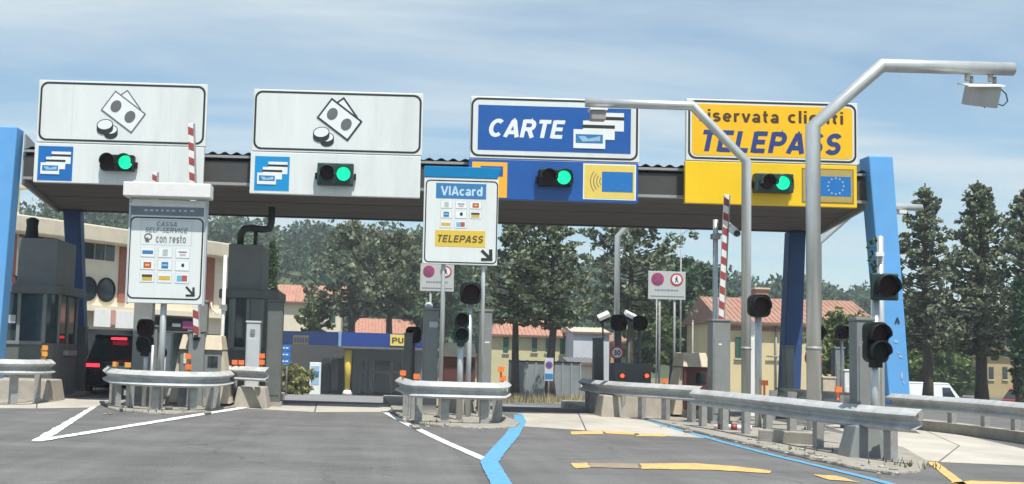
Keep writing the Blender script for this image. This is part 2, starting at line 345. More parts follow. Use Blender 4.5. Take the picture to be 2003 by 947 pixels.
GLY = {
 'C': (.76, [arc(.40,.5,.30,.41,48,312)]), 'A': (.76, [[(.07,.0),(.36,.955)],[(.69,.0),(.40,.955)],[(.33,.95),(.43,.95)],[(.2,.27),(.56,.27)]]),
 'R': (.76, [[(.11,0),(.11,1)],[(.11,.91),(.42,.91)]+arc(.42,.69,.2,.22,90,-90)+[(.11,.47)],[(.40,.47),(.64,0)]]),
 'P': (.72, [[(.11,0),(.11,1)],[(.11,.91),(.42,.91)]+arc(.42,.68,.2,.23,90,-90)+[(.11,.45)]]),
 'T': (.66, [[(.33,0),(.33,.9)],[(.02,.91),(.64,.91)]]), 'E': (.68, [[(.11,0),(.11,1)],[(.11,.91),(.62,.91)],[(.11,.51),(.57,.51)],[(.11,.09),(.63,.09)]]),
 'F': (.62, [[(.11,0),(.11,1)],[(.11,.91),(.6,.91)],[(.11,.5),(.53,.5)]]), 'L': (.62, [[(.11,0),(.11,1)],[(.11,.09),(.6,.09)]]),
 'S': (.70, [arc(.35,.7025,.225,.2075,25,270)+arc(.35,.2975,.24,.2075,90,-155)[1:]]), 'I': (.24, [[(.12,0),(.12,1)]]),
 'V': (.74, [[(.05,1),(.37,0)],[(.69,1),(.37,0)]]), '-': (.4, [[(.05,.42),(.35,.42)]]), ' ': (.34, []),
 'N': (.76, [[(.11,0),(.11,1)],[(.11,1),(.65,0)],[(.65,0),(.65,1)]]), 'U': (.74, [[(.11,1),(.11,.36)]+arc(.37,.36,.26,.27,180,360)+[(.63,1)]]), 'O': (.8, [arc(.40,.5,.30,.41,0,360,24)]),
 'r': (.44, [[(.1,0),(.1,.72)],arc(.34,.38,.24,.26,172,72)]), 'i': (.2, [[(.1,0),(.1,.72)],[(.1,.84),(.1,1)]]),
 's': (.58, [arc(.29,.5,.185,.14,25,270)+arc(.29,.22,.195,.14,90,-155)[1:]]), 'e': (.64, [arc(.32,.36,.225,.275,0,318),[(.1,.36),(.545,.36)]]),
 'v': (.58, [[(.05,.72),(.29,0)],[(.53,.72),(.29,0)]]), 'a': (.6, [arc(.29,.44,.19,.2,155,0)+[(.48,0)],arc(.27,.2,.185,.125,0,360,18)]),
 't': (.42, [[(.17,.95),(.17,.22)]+arc(.31,.22,.14,.14,180,275),[(.02,.63),(.38,.63)]]), 'c': (.58, [arc(.32,.36,.225,.275,48,312)]),
 'l': (.2, [[(.1,0),(.1,1)]]), 'n': (.62, [[(.1,0),(.1,.72)],arc(.31,.42,.2,.215,180,0)+[(.51,0)]]), 'o': (.64, [arc(.32,.36,.225,.275,0,360,22)]),
 'd': (.64, [arc(.31,.36,.21,.275,0,360,22),[(.54,0),(.54,1)]]), '3': (.62, [arc(.28,.70,.2,.21,150,-90)+arc(.28,.29,.23,.2,90,-150)[1:]]), '0': (.64, [arc(.32,.5,.22,.41,0,360,22)])}
def text_geo(s, wd=.18, space=1.0):
    key = (s, wd, space)
    if key in TCACHE: return TCACHE[key]
    V = []; Fs = []; x = 0.; k = 0
    for ch in s:
        adv, strokes = GLY[ch]
        for st in strokes:
            n = len(st); closed = n > 3 and abs(st[0][0]-st[-1][0])+abs(st[0][1]-st[-1][1]) < 1e-4; o = len(V); k += 1
            for i in range(n):
                p = Vector(st[i]); a = Vector(st[i-1]) if i else (Vector(st[-2]) if closed else None); b = Vector(st[i+1]) if i < n-1 else (Vector(st[1]) if closed else None)
                d1 = (p-a).normalized() if a is not None else None; d2 = (b-p).normalized() if b is not None else None
                if d1 is None: d1 = d2
                if d2 is None: d2 = d1
                n1 = Vector((-d1.y,d1.x)); n2 = Vector((-d2.y,d2.x)); mt = (n1+n2).normalized(); sc = wd/2/max(.5, mt.dot(n1))
                for sg in (1,-1): V.append((x+p.x+mt.x*sc*sg, p.y+mt.y*sc*sg, (k%6)*.0003))
            Fs += [(o+2*i, o+2*i+1, o+2*i+3, o+2*i+2) for i in range(n-1)]
        x += adv+.08*space
    v = np.array(V); v[:, :2] -= v[:, :2].min(0); v[:, :2] /= v[:, :2].max(0); TCACHE[key] = (v, Fs); return v, Fs
def lettering(s, rect, y, material, parent, bold=.17, shear=0., name='lettering', space=1.0, slope=0.):
    v, f = text_geo(s, bold, space); x0, x1, z0, z1 = rect; h = z1-z0; w = (x1-x0)-abs(shear)*h
    mb = MB(); mb.add([(x0+p[0]*w+p[1]*h*shear, y-p[2], z0+p[1]*h+slope*p[0]*w) for p in v], f)
    return mb.build(name, material, parent)
def plate(l, t, r, b, Y, th, mb=None, m=0):
    x0, x1, z0, z1 = RC(l, t, r, b, Y); mb = mb or MB(); mb.box(x0, x1, Y, Y+th, z0, z1, m); return mb

# ------------------------------------------------------------------ ground, roads, markings
def height(X, Y): return zg(X, Y)
def grid(name, xs, ys, fz, m, dz=0.):
    v = [(x, y, fz(x, y)+dz) for y in ys for x in xs]; n = len(xs)
    f = [(j*n+i, j*n+i+1, (j+1)*n+i+1, (j+1)*n+i) for j in range(len(ys)-1) for i in range(n-1)]
    mb = MB(); mb.add(v, f, 0, True); o = mb.build(name, m); return o
ys_ = sorted(set(list(np.arange(-60, 30, 10.)) + [30.5] + list(np.arange(31.5, 36, 1.)) + list(np.arange(36, 130, 4.)) + list(np.arange(130, 320, 20.)) + [380, 440, 500]))
xs_ = sorted(set(list(np.arange(-40, 60.1, 4.)) + [-450, -250, -150, -100, -70, -55, 70, 85, 110, 150, 250, 450]))
tag(grid('ground', xs_, ys_, zg, grassm, -.012), kind='structure')
tag(grid('road_plaza', list(np.arange(-36, 44.1, 4.)), [y for y in ys_ if -60 <= y <= 96], zg, asphalt), kind='structure')
def gpoly(pts, z=0.): return [G(p[0], p[1], z) for p in pts]
# road beyond the lanes (paler, worn)
tag(grid('exit_road', list(np.arange(-12, 12.1, 2.)), [y for y in ys_ if 31 <= y <= 88], zg, asphalt2, .004), kind='structure')
# concrete aprons of the lanes, joints between the slabs
def apron(name, pts, z=.004):
    return tag(MB().sheet(gpoly(pts, z), z).build(name, concrete_ap), kind='structure')
ap = thing('concrete_apron', None, None, (0, 26, .0)); tag(ap, kind='structure')
def slab(pts): MB().sheet(gpoly(pts, .004), .004).build('slab', concrete_ap, ap)
slab([(-80,798),(-80,772.5),(72,775),(70,799)]); slab([(73,799),(75,775),(210,779),(219,781),(185,797)])
slab([(470,794),(497,788.5),(618,789.5),(614,806),(480,799)]); slab([(617,806),(621,789.5),(780,791.5),(755,806)])
slab([(1022,811),(1008,808),(1130,809),(1145,842),(1024,834)]); slab([(1148,842.5),(1133,809),(1190,810),(1262,822),(1400,858),(1290,852)])
slab([(1612,832),(1700,826),(1800,838),(1875,872),(1835,903),(1790,899),(1700,860)]); slab([(1802,838),(1900,855),(2100,900),(2100,915),(1838,904),(1878,872)])
# far lip of the apron
def mark(name, pts, m, z=.008):
    q = gpoly(pts, z); o = []
    for a, b in zip(q, q[1:]+q[:1]):
        k = max(1, int((b-a).length/.14))
        o += [a.lerp(b, j/k)+Vector((random.gauss(0,.009), random.gauss(0,.014), 0)) for j in range(k)]
    return tag(MB().sheet(o, z).build(name, m), kind='structure')
def band(name, c, m, z=.008):
    v = []; base = [(G(px, py, z), w) for (px, py, w) in c]
    for a, b in zip(base[:-1], base[1:]):
        k = max(1, int((b[0]-a[0]).length/.12))
        v += [(a[0].lerp(b[0], j/k), (a[1]+(b[1]-a[1])*j/k)*random.uniform(.94,1.05)) for j in range(k)]
    v.append(base[-1]); n = len(v)
    mb = MB(); vv = []
    for i in range(n):
        d = (v[min(i+1, n-1)][0]-v[max(i-1, 0)][0]).normalized(); nn = Vector((-d.y, d.x, 0)); w = v[i][1]/2
        vv += [v[i][0]+nn*w, v[i][0]-nn*w]
    mb.add(vv, [(2*i, 2*i+1, 2*i+3, 2*i+2) for i in range(n-1)]); o = mb.build(name, m); return tag(o, kind='structure')
mark('white_line', [(60,863),(90,862),(188,796),(178,796)], wpaint)
mark('white_line', [(60,863),(82,863),(484,798),(490,795),(470,796),(106,854)], wpaint, .011)
band('white_line', [(755,807,.14),(800,831,.14),(870,864,.14),(950,899,.14)], wpaint)
band('blue_line', [(1014,811,.2),(1017,824,.24),(1002,850,.24),(972,884,.22),(957,903,.22),(966,920,.22),(986,955,.22),(1010,1000,.22)], bpaint, .012)
band('blue_line', [(1264,821,.14),(1320,838,.13),(1420,866,.12),(1520,892,.12),(1600,911,.12),(1700,935,.13),(1800,962,.13)], bpaint)
mark('yellow_patch', [(1116,844),(1178,843),(1180,849),(1118,850)], ypaint); mark('yellow_patch', [(1180,843),(1240,845),(1252,851),(1186,848)], ypaint)
mark('yellow_patch', [(1240,848),(1300,849),(1302,854),(1245,853)], ypaint)
mark('yellow_bar', [(1250,906.5),(1360,906),(1440,912),(1510,921),(1505,926),(1400,919),(1255,917)], ypaint)
mark('yellow_bar', [(1116,906),(1150,905),(1152,914),(1124,916)], ypaint); mark('yellow_bar', [(1590,928),(1640,931),(1680,943),(1620,938)], ypaint)
mark('worn_bar', [(1152,905.5),(1248,906.5),(1252,916.5),(1154,914)], mat('worn_paint', (.27, .215, .15), .9, var=.2, scale=6), .007)
band('yellow_line', [(1822,903,.13),(1850,924,.13),(1880,947,.13),(1920,980,.13)], ypaint)
mark('yellow_bar', [(1858,944),(1900,940),(2003,944),(2060,950),(1900,952)], ypaint)
def isl_world(name, poly, z, m): return tag(MB().sheet([Vector((x,y,0)) for x,y in poly], z, z+.3).build(name, m, bevel=.03), kind='structure')
isl_world('traffic_island', [(XP(203,27),27.3),(XP(212,24.8),24.9),(XP(235,23.9),23.9),(XP(290,23.5),23.5),(XP(350,23.55),23.55),(XP(398,24.35),24.35),(XP(438,25.9),25.9),(XP(468,27.1),27.1),(-2.55,36.5),(-5.05,36.5),(-5.3,30)], .045, rubble)
isl_world('traffic_island', [(.50,26.2),(.68,23.6),(.98,22.2),(1.25,21.75),(1.7,21.6),(2.25,21.75),(2.6,22.2),(2.85,23.6),(2.75,36.5),(.35,36.5)], .045, rubble)
isl_world('traffic_island', [G(1150,800)[:2],G(1205,806)[:2],G(1290,829)[:2],G(1400,856)[:2],G(1500,880)[:2],G(1600,903)[:2],G(1680,921)[:2],G(1745,930)[:2],G(1800,926)[:2],G(1815,907)[:2],G(1770,880)[:2],(8.6,22),(8.9,26),(8.9,36.5),(5.6,36.5)], .045, rubble)
isl_world('traffic_island', [(-12,22),(-8.2,24.3),(-7.35,26.2),(-7.3,36.5),(-12,36.5)], .045, rubble)
# debris and weeds on the islands (uncountable)
mb = MB()
for k in range(120):
    c = random.choice([(200,455,790,812),(775,1000,810,840),(1290,1790,0,0),(1290,1790,0,0)])
    if c[2]: p = G(random.uniform(c[0],c[1]), random.uniform(c[2],c[3]), .045)
    else:
        x = random.uniform(1290,1800); p = G(x, 832+(x-1290)*.215+random.uniform(-12,4), .045)
    r = random.uniform(.008,.026)*(2 if random.random() < .06 else 1); mb.obox((p.x,p.y,p.z+r*.3), (r*random.uniform(.7,1.5),r*random.uniform(-.5,.5),r*.1), (-r*.4,r*random.uniform(.6,1.2),r*.2), (r*.1,-r*.15,r*random.uniform(.3,.7)))
tag(mb.build('gravel', mat('gravel_stone', (.29,.27,.23), .9, var=.3, island=.4)), kind='stuff')
def blades(mb, c, n, h, spread):
    for k in range(n):
        x = c[0]+random.gauss(0,spread); y = c[1]+random.gauss(0,spread); a = random.uniform(0,6.28); hh = h*random.uniform(.5,1.1); w = .012
        t = Vector((math.cos(a),math.sin(a),0)); s_ = Vector((-t.y,t.x,0))*w
        b = Vector((x,y,c[2])); mb.add([b-s_, b+s_, b+t*hh*.4+Vector((0,0,hh))], [(0,1,2)])
mb = MB()
for (px,py,n) in [(1765,908,14),(880,826,14),(840,832,14),(1580,882,12),(300,806,12),(1790,913,24)]:
    p = G(px,py,.045); blades(mb, p, n, .09, .2)
tag(mb.build('weeds', weedm), kind='stuff')

# ------------------------------------------------------------------ toll canopy
XL, XR, YF, YB, Z0, Z1 = -7.95, 11.0, 27.3, 33.4, 4.92, 5.52
def CL(y): return XL-.75*(y-YF)/(YB-YF)
def CR(y): return XR+1.1*(y-YF)/(YB-YF)
can = thing('toll_canopy', 'long dark toll canopy spanning the lanes on blue leaning pylons', 'canopy', (1.5, 30, 0))
n = 14; w = (XR-XL)/n
pm = MB().box(0, w-.015, 0, .08, 0, .47).mesh('fascia_panel', fascia)
for i in range(n): inst(pm, 'fascia_panel', can, (XL+i*w, YF+random.uniform(-.004,.004), Z0+.07))
MB().box(XL, XR, YF-.05, YF+.10, Z1+.02, Z1+.075).build('roof_trim', trim, can)
MB().box(XL, XR, YF-.03, YF+.12, Z0+.005, Z0+.065).build('roof_trim', trim, can)
ns = 12; ws = (YB-YF-.2)/ns
for i in range(ns):
    ya, yb, dz = YF+.13+i*ws, YF+.13+(i+1)*ws-.025, random.uniform(-.006,.006)+.01
    MB().hexa([(a, b, Z0+dz+c) for c in (0,.06) for a, b in ((CL(ya)+.03,ya),(CR(ya)-.03,ya),(CR(yb)-.03,yb),(CL(yb)+.03,yb))]).build('soffit_plank', soffit, can)
MB().hexa([(a, b, c) for c in (Z0+.08, Z1-.02) for a, b in ((CL(YF)+.05,YF+.14),(CR(YF)-.05,YF+.14),(CR(YB)-.05,YB-.1),(CL(YB)+.05,YB-.1))]).build('roof_deck', soffit, can)
MB().box(CL(YB), CR(YB), YB-.06, YB+.06, Z0-.03, Z1).build('rear_beam', soffit, can)
mb = MB(); nv = 0; steps = int((XR-XL)/.045); vv = []
for i in range(steps+1):
    x = XL+(XR-XL)*i/steps; z = Z1+.12+.03*math.sin(x*2*math.pi/.27)
    vv += [(x, YF-.06, z), (CL(YB)+(CR(YB)-CL(YB))*i/steps, YB+.1, z)]
mb.add(vv, [(2*i, 2*i+2, 2*i+3, 2*i+1) for i in range(steps)], 0, True); mb.build('roof_sheet', sheet, can)
for E in (CL, CR):
    for nm, a, b, w2, m_ in (('end_parapet', Z1+.03, 5.95, .02, trim), ('end_fascia', Z0-.1, Z1+.025, .035, trim)):
        MB().hexa([(E(y)+s_*w2, y, z) for z in (a, b) for s_, y in ((-1,YF+.02),(1,YF+.02),(1,YB-.07),(-1,YB-.07))]).build(nm, m_, can)
def pylon(top, bot, Y, d, pm=None):  # px edges at top and bottom
    (tl, tr, ty), (bl, br, by) = top, bot
    a0, a1 = P(tl, ty, Y), P(tr, ty, Y); b0, b1 = P(bl, by, Y), P(br, by, Y)
    def ext(a, b, z): t = (z-a.z)/(b.z-a.z); return a.x+(b.x-a.x)*t
    zt = a0.z; xl0, xr0 = ext(a0, b0, 0), ext(a1, b1, 0)
    mb = MB().hexa([(xl0,Y,-.1),(xr0,Y,-.1),(xr0,Y+d,-.1),(xl0,Y+d,-.1),(a0.x,Y,zt),(a1.x,Y,zt),(a1.x,Y+d,zt),(a0.x,Y+d,zt)])
    return mb.build('pylon', pm or pyl, can, bevel=.03)
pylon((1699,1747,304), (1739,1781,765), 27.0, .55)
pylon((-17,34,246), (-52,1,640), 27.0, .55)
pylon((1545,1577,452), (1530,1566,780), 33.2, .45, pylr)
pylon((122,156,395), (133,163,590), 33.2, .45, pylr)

q = P(1755, 627, 26.99); lettering('A', (q.x-.06, q.x+.06, q.z-.07, q.z+.07), 26.985, black, can, bold=.2)
scuff = mat('paint_scuff', (.36,.45,.55), .7, var=.25, scale=9)
for (a, b, w_, h_) in ((1753,668,9,8),(1757,690,4,5),(1762,698,10,7),(1764,735,5,16),(1768,748,4,8)):
    q = P(a, b, 26.99); ws_, hs_ = w_/F*13.5, h_/F*13.5
    MB().prism([(q.x+ws_*math.cos(k*.7)*random.uniform(.5,1.1), q.z+hs_*math.sin(k*.7)*random.uniform(.5,1.1)) for k in range(9)], 26.99, 26.999).build('scuff', scuff, can)
# ------------------------------------------------------------------ overhead lane signs
YS = 26.95
def strut_pair(t, x0, x1, z0, z1):
    for x in (x0+.5, x1-.5): MB().box(x-.04, x+.04, YS+.14, YS+.36, z0+.1, z1-.1).build('strut', galvd, t)
def border(rect, th, r, y, m, t, name='border'):
    x0, x1, z0, z1 = rect
    MB().ring(rrect(x0,x1,z0,z1,r), rrect(x0+th,x1-th,z0+th,z1-th,r-th*.8), y, y+.003).build(name, m, t)
def px2(pts, Y): return [(P(a,b,Y).x, P(a,b,Y).z) for a,b in pts]
def poly(pts, Y, m, t, name, th=.004):
    return MB().prism(px2(pts, Y), Y, Y+th).build(name, m, t)
def outline(pts, wpx, Y, m, t, name='outline'):
    mb = MB(); q = px2(pts, Y); w = wpx/(F/Y)/2; n = len(q)
    for i in range(n):
        a = Vector((q[i][0], q[i][1])); b = Vector((q[(i+1)%n][0], q[(i+1)%n][1])); d = (b-a).normalized(); nn = Vector((-d.y, d.x))*w; a = a-d*w; b = b+d*w
        mb.prism([tuple(a+nn), tuple(b+nn), tuple(b-nn), tuple(a-nn)], Y+.0003*i, Y+.003)
    return mb.build(name, m, t)
def ellp(c, rx, ry, Y, rot=0.):
    p = P(c[0], c[1], Y); s = Y/F; return ell(p.x, p.z, rx*s, ry*s, rot)
def cash_picture(t, ox, oy, wl):
    Y = YS-.004
    o = lambda pts: [(a+ox, b+oy) for a,b in pts]
    nb = [(236.6,185.8),(249.3,177),(275,213.9),(262,222)]; nf = [(226.2,178.4),(283.9,222.8),(256.7,258.9),(198.7,214.5)]
    poly(o(nb), Y, signw2, t, 'banknote'); outline(o(nb), wl, Y-.003, dgrey if wl < 3 else black, t)
    poly(o(nf), Y-.006, signw2, t, 'banknote'); outline(o(nf), wl, Y-.009, dgrey if wl < 3 else black, t)
    for c in ((227.1,208),(254.3,228.7)):
        MB().prism(ellp((c[0]+ox,c[1]+oy), 10.2, 12.6, Y, R_(-28)), Y-.010, Y-.006).build('banknote_oval', dgrey, t)
    for (c, rx, ry, k) in (((217,254),13.5,9.5,0),((205.5,244),16.2,11,1)):
        y0 = Y-.004-.006*k
        mb = MB(); a = ellp((c[0]+ox, c[1]+oy+8.5), rx, ry, Y, R_(8)); b = ellp((c[0]+ox, c[1]+oy), rx, ry, Y, R_(8))
        hull = [p for p in b[:13]] + [p for p in a[12:]] + [a[0]]
        mb.prism(hull, y0, y0+.003); mb.build('coin_edge', black, t)
        MB().prism(b, y0-.003, y0).build('coin', black, t)
        MB().prism(ellp((c[0]+ox,c[1]+oy), rx-1.6, ry-1.6, Y, R_(8)), y0-.005, y0-.002).build('coin_face', signw2, t)
def cards(t, back, mid, front, logo, Y, st=3.):
    for k, (l, tt, r, b) in enumerate((back, mid, front)):
        y = Y-.004*(k+1); c = plate(l, tt, r, b, y, .004).build('card', signw2, t)
        if k < 2: plate(l-.3, tt+(b-tt)*.22, r+.3, tt+(b-tt)*.40, y-.002, .003).build('card_stripe', black, c)
        else:
            plate(*logo, y-.002, .003).build('card_logo', viablue, c)
            l2, t2, r2, b2 = logo; w = r2-l2; h = b2-t2
            MB().prism(px2([(l2+w*.1,t2+h*.2),(l2+w*.35,t2+h*.2),(l2+w*.45,t2+h*.5),(l2+w*.9,t2+h*.2),(l2+w*.9,t2+h*.75),(l2+w*.25,t2+h*.8)], y-.004), y-.004, y-.001).build('card_logo_print', paleblue, c)
def signal(px, py, Y, housing_mat, label, hw=.37, hh=.19, dx=.185):
    p = P(px, py, Y); d = .24
    t = thing('overhead_signal', label, 'traffic light', (p.x, Y, p.z-hh), 'traffic lights on the overhead lane signs')
    MB().box(p.x-hw, p.x+hw, Y-d, Y, p.z-hh, p.z+hh).build('housing', housing_mat, t, bevel=.02)
    for sx in (-1, 1): MB().box(p.x+sx*(hw+.03)-.025, p.x+sx*(hw+.03)+.025, Y-.1, Y-.02, p.z-.1, p.z+.03).build('bracket', dark, t)
    for sx in (-1, 1):
        c = (p.x+sx*dx, Y-d-.02, p.z); MB().disc(c, .15, .03).build('lens', lensgo if sx > 0 else lensr, t, label='lit green lens' if sx > 0 else 'unlit red lens')
        mb = MB(); nseg = 12; v = []
        for i in range(nseg+1):
            a = R_(-15+210*i/nseg); ca, sa = math.cos(a), math.sin(a)
            for (rr, yy) in ((.165, Y-d+.0), (.17, Y-d-.24), (.157, Y-d-.24), (.152, Y-d)): v.append((c[0]+rr*ca, yy, p.z+rr*sa))
        mb.add(v, [(4*i+j, 4*i+(j+1)%4, 4*i+4+(j+1)%4, 4*i+4+j) for i in range(nseg) for j in range(4)]+[(0,1,2,3),(4*nseg+3,4*nseg+2,4*nseg+1,4*nseg)], 0, True)
        mb.build('visor', housing_mat, t)
    return t
def base_sign(name, label, panel, brd, low_t, matu, matl):
    r = RC(*[panel[i] for i in (0,2,1,3)], YS); rb = RC(*[brd[i] for i in (0,2,1,3)], YS)
    t = thing(name, label, 'road sign', ((r[0]+r[1])/2, YS, r[2]), 'overhead lane signs on the canopy')
    zs = rb[2]-.045
    MB().box(r[0]-.01, r[1]+.02, YS, YS+.13, zs+.006, r[3]+.03).build('upper_panel', matu, t, bevel=.012)
    MB().box(r[0]-.03, r[1]+.0, YS+.002, YS+.13, r[2], zs-.006).build('lower_panel', matl, t, bevel=.012)
    border(rb, .045, .17, YS-.003, black, t); strut_pair(t, r[0], r[1], r[2], r[3])
    return t, r, rb, zs
# 1 and 2: cash lanes
for k, (panel, brd, ox, oy, cx, cy, lab) in enumerate((
    ((72,401,163,361), (77,401,164,279), 0, 0, 0, 0, 'leftmost white overhead sign with banknotes and coins beside the left blue pylon'),
    ((494,824,181,383), (497,824,181.5,296.5), 423, 15, 424, 20, 'second white overhead sign with banknotes and coins, left of the blue card sign'))):
    t, r, rb, zs = base_sign('lane_sign', lab, panel, brd, None, signw, signw)
    xm = (r[0]+r[1])/2
    for xx in ((xm-.02, xm+1.1, xm-1.1) if k == 0 else (xm,)): MB().box(xx-.004, xx+.004, YS-.0015, YS+.001, r[2]+.01, r[3]+.02).build('panel_seam', mat('seam_grey', (.6,.63,.6), .5), t)
    cash_picture(t, ox, oy, 2.2 if k == 0 else 3.4)
    plate(74+cx, 286+cy, 142+cx, 353+cy, YS-.003, .004).build('card_plaque', hdblue if k else mat('plaque_mid_blue', (.004,.14,.46), .4, var=.06), t)
    f = lambda a: (a[0]*.2957+cx, a[1]*.2957+140+cy, a[2]*.2957+cx, a[3]*.2957+140+cy)
    cards(t, f((340,530,468,610)), f((303,565,432,645)), f((267,602,392,678)), f((278,620,384,656)), YS-.003)
# 3: card lane
t, r, rb, zs = base_sign('lane_sign', 'blue overhead sign with white CARTE lettering and three bank cards', (920,1249,195,393), (921,1248,195,310), None, signw, blue)
plate(935, 209, 1234, 297, YS-.004, .005).build('blue_field', blue, t)
lettering('CARTE', RC(953,230,1107,271,YS), YS-.006, signw2, t, bold=.215, shear=.2)
f = lambda a: (a[0]*.3167+880, a[1]*.3167+160, a[2]*.3167+880, a[3]*.3167+160)
cards(t, f((880,192,1075,305)), f((822,242,1018,357)), f((763,295,960,412)), f((777,325,945,380)), YS-.006)
pl = plate(923, 317, 992, 386, YS-.003, .005).build('orange_plaque', orange, t); plate(940, 325, 984, 345, YS-.006, .004).build('plaque_field', blue, pl)
pl = plate(1140.5, 321, 1244, 391, YS-.003, .005).build('plaque_edge', signw2, t); plate(1143, 323.5, 1241.5, 388.5, YS-.006, .004).build('plaque_field', yel3, pl)
plate(1177.5, 336.5, 1238, 376, YS-.009, .004).build('flag', flagblue, pl)
mb = MB()
for k, rr in enumerate((10,16,22,28)):
    q = [(1178-7+ -rr*math.cos(R_(a))*1.0+12, 355+rr*1.05*math.sin(R_(a))) for a in range(-42,43,12)]
    for a, b in zip(q[:-1], q[1:]):
        A, B = [Vector(v) for v in px2([a, b], YS)]; d = (B-A).normalized(); nn = Vector((-d.y,d.x))*.008
        mb.prism([tuple(A+nn),tuple(B+nn),tuple(B-nn),tuple(A-nn)], YS-.009, YS-.006)
mb.build('radio_waves', dgrey, pl)
def stars(parent, cx, cy, rad, sz, y, m=star):
    mb = MB()
    for k in range(12):
        p = P(cx+rad*math.cos(k*math.pi/6), cy+rad*math.sin(k*math.pi/6), YS); s = sz*YS/F
        mb.prism([(p.x+(s if j%2==0 else s*.42)*math.cos(math.pi/2+j*math.pi/5), p.z+(s if j%2==0 else s*.42)*math.sin(math.pi/2+j*math.pi/5)) for j in range(10)], y, y+.003)
    mb.build('star_ring', m, parent)
stars(pl, 1207.5, 356, 13, 1.1, YS-.012, mat('star_faint', (.12,.3,.5), .5))
# 4: telepass lane
t, r, rb, zs = base_sign('lane_sign', 'yellow overhead sign with blue TELEPASS lettering beside the right blue pylon', (1343,1676,200,402), (1346,1675,200,315), None, signw, yellow2)
x0, x1, z0, z1 = rb
MB().prism(rrect(x0+.085, x1-.085, z0+.085, z1-.085, .1), YS-.004, YS+.001).build('yellow_field', yellow, t)
lettering('riservata', RC(1368,215,1523,240,YS), YS-.006, brownletter, t, bold=.2, space=2.0); lettering('clienti', RC(1541,218,1649,243,YS), YS-.006, brownletter, t, bold=.2, space=2.0)
lettering('TELEPASS', RC(1368,253,1651,301,YS), YS-.006, navy, t, bold=.225, shear=.2, space=1.4)
pl = plate(1568.5, 330, 1670, 398, YS-.003, .006).build('plaque_edge', mat('plaque_edge_brown', (.25,.17,.03), .5), t); plate(1571, 332.5, 1667.5, 395.5, YS-.006, .004).build('plaque_field', taupe, pl)
plate(1604, 345.5, 1664.5, 384, YS-.009, .004).build('flag', flagblue, pl); stars(pl, 1634.5, 364.5, 15.5, 2.4, YS-.012)
signal(233.5, 320.5, YS, dark, 'two-lens traffic light on the leftmost white banknote sign', hw=.36, hh=.17)
signal(656.5, 343, YS, dgreen, 'two-lens traffic light on the second white banknote sign', hw=.40, hh=.24, dx=.18)
signal(1084, 350, YS, dark, 'two-lens traffic light on the blue CARTE sign', hw=.36, hh=.18, dx=.175)
signal(1508.5, 360.5, YS, dgreen, 'two-lens traffic light on the yellow TELEPASS sign', hw=.42, hh=.21, dx=.175)

# ------------------------------------------------------------------ island information signs
def tile_print(t, px, py, Y, w, h, kind):
    e = plate(px-w/2, py-h/2, px+w/2, py+h/2, Y, .004).build('payment_tile', lgrey, t); plate(px-w/2+.9, py-h/2+.9, px+w/2-.9, py+h/2-.9, Y-.002, .003).build('tile_face', signw2, e)
    y = Y-.004; W_, H_ = w*.36, h*.32
    def pp(l, tt, r, b, m, yy=y): plate(px+l*W_, py+tt*H_, px+r*W_, py+b*H_, yy, .002).build('tile_print', m, e)
    ltblue = mat('tile_light_blue', (.16,.42,.62), .5); rr = mat('tile_red', (.45,.09,.07), .5); gold = mat('tile_gold', (.62,.42,.08), .5); gg = mat('tile_grey_green', (.42,.5,.46), .5)
    if kind == 'via': pp(-1.05,-.5,1.05,.6,viablue)
    elif kind == 'note': pp(-.5,-1,.5,1,gg)
    elif kind == 'line': pp(-.8,-.5,.8,-.15,mat('tile_dark_green',(.06,.14,.12),.5)); pp(-.6,.2,.6,.8,mat('tile_pink',(.6,.4,.42),.5))
    elif kind == 'red': pp(-.75,-.8,.75,1,rr); pp(-.4,-.2,.4,.4,orange, y-.002)
    elif kind == 'blue': pp(-.65,-1,.65,1,viablue); pp(-.5,-.3,.5,.2,paleblue, y-.002)
    elif kind == 'dot': MB().prism(ellp((px+1,py-1), 3.0, 3.6, Y), y, y+.002).build('tile_print', black, e)
    elif kind == 'gold2': pp(-1,-.9,1,1,gold); pp(-1,-.9,1,-.1,mat('tile_brown',(.08,.05,.03),.5), y-.002)
    elif kind == 'gold': pp(-1.1,-.6,1.1,.7,gold)
    elif kind == 'two': pp(-1,-.9,0,.9,ltblue); pp(0,-.9,1,.9,rr)
def arrow(t, x0, y0, x1, y1, wpx, Y):
    a, b = Vector((x0,y0)), Vector((x1,y1)); d = (b-a).normalized(); nn = Vector((-d.y,d.x))*wpx/2; L_ = (x1-x0)*1.05
    mb = MB(); mb.prism(px2([tuple(a+nn),tuple(b+nn),tuple(b-nn),tuple(a-nn)], Y), Y, Y+.003)
    mb.prism(px2([(x1-wpx*.9,y1-L_),(x1+wpx*.2,y1-L_),(x1+wpx*.2,y1+wpx*.2),(x1-wpx*.9,y1+wpx*.2)], Y), Y-.001, Y+.003)
    mb.prism(px2([(x1-L_,y1-wpx*.7),(x1,y1-wpx*.7),(x1,y1+wpx*.25),(x1-L_,y1+wpx*.25)], Y), Y-.002, Y+.003)
    mb.build('arrow', black, t)
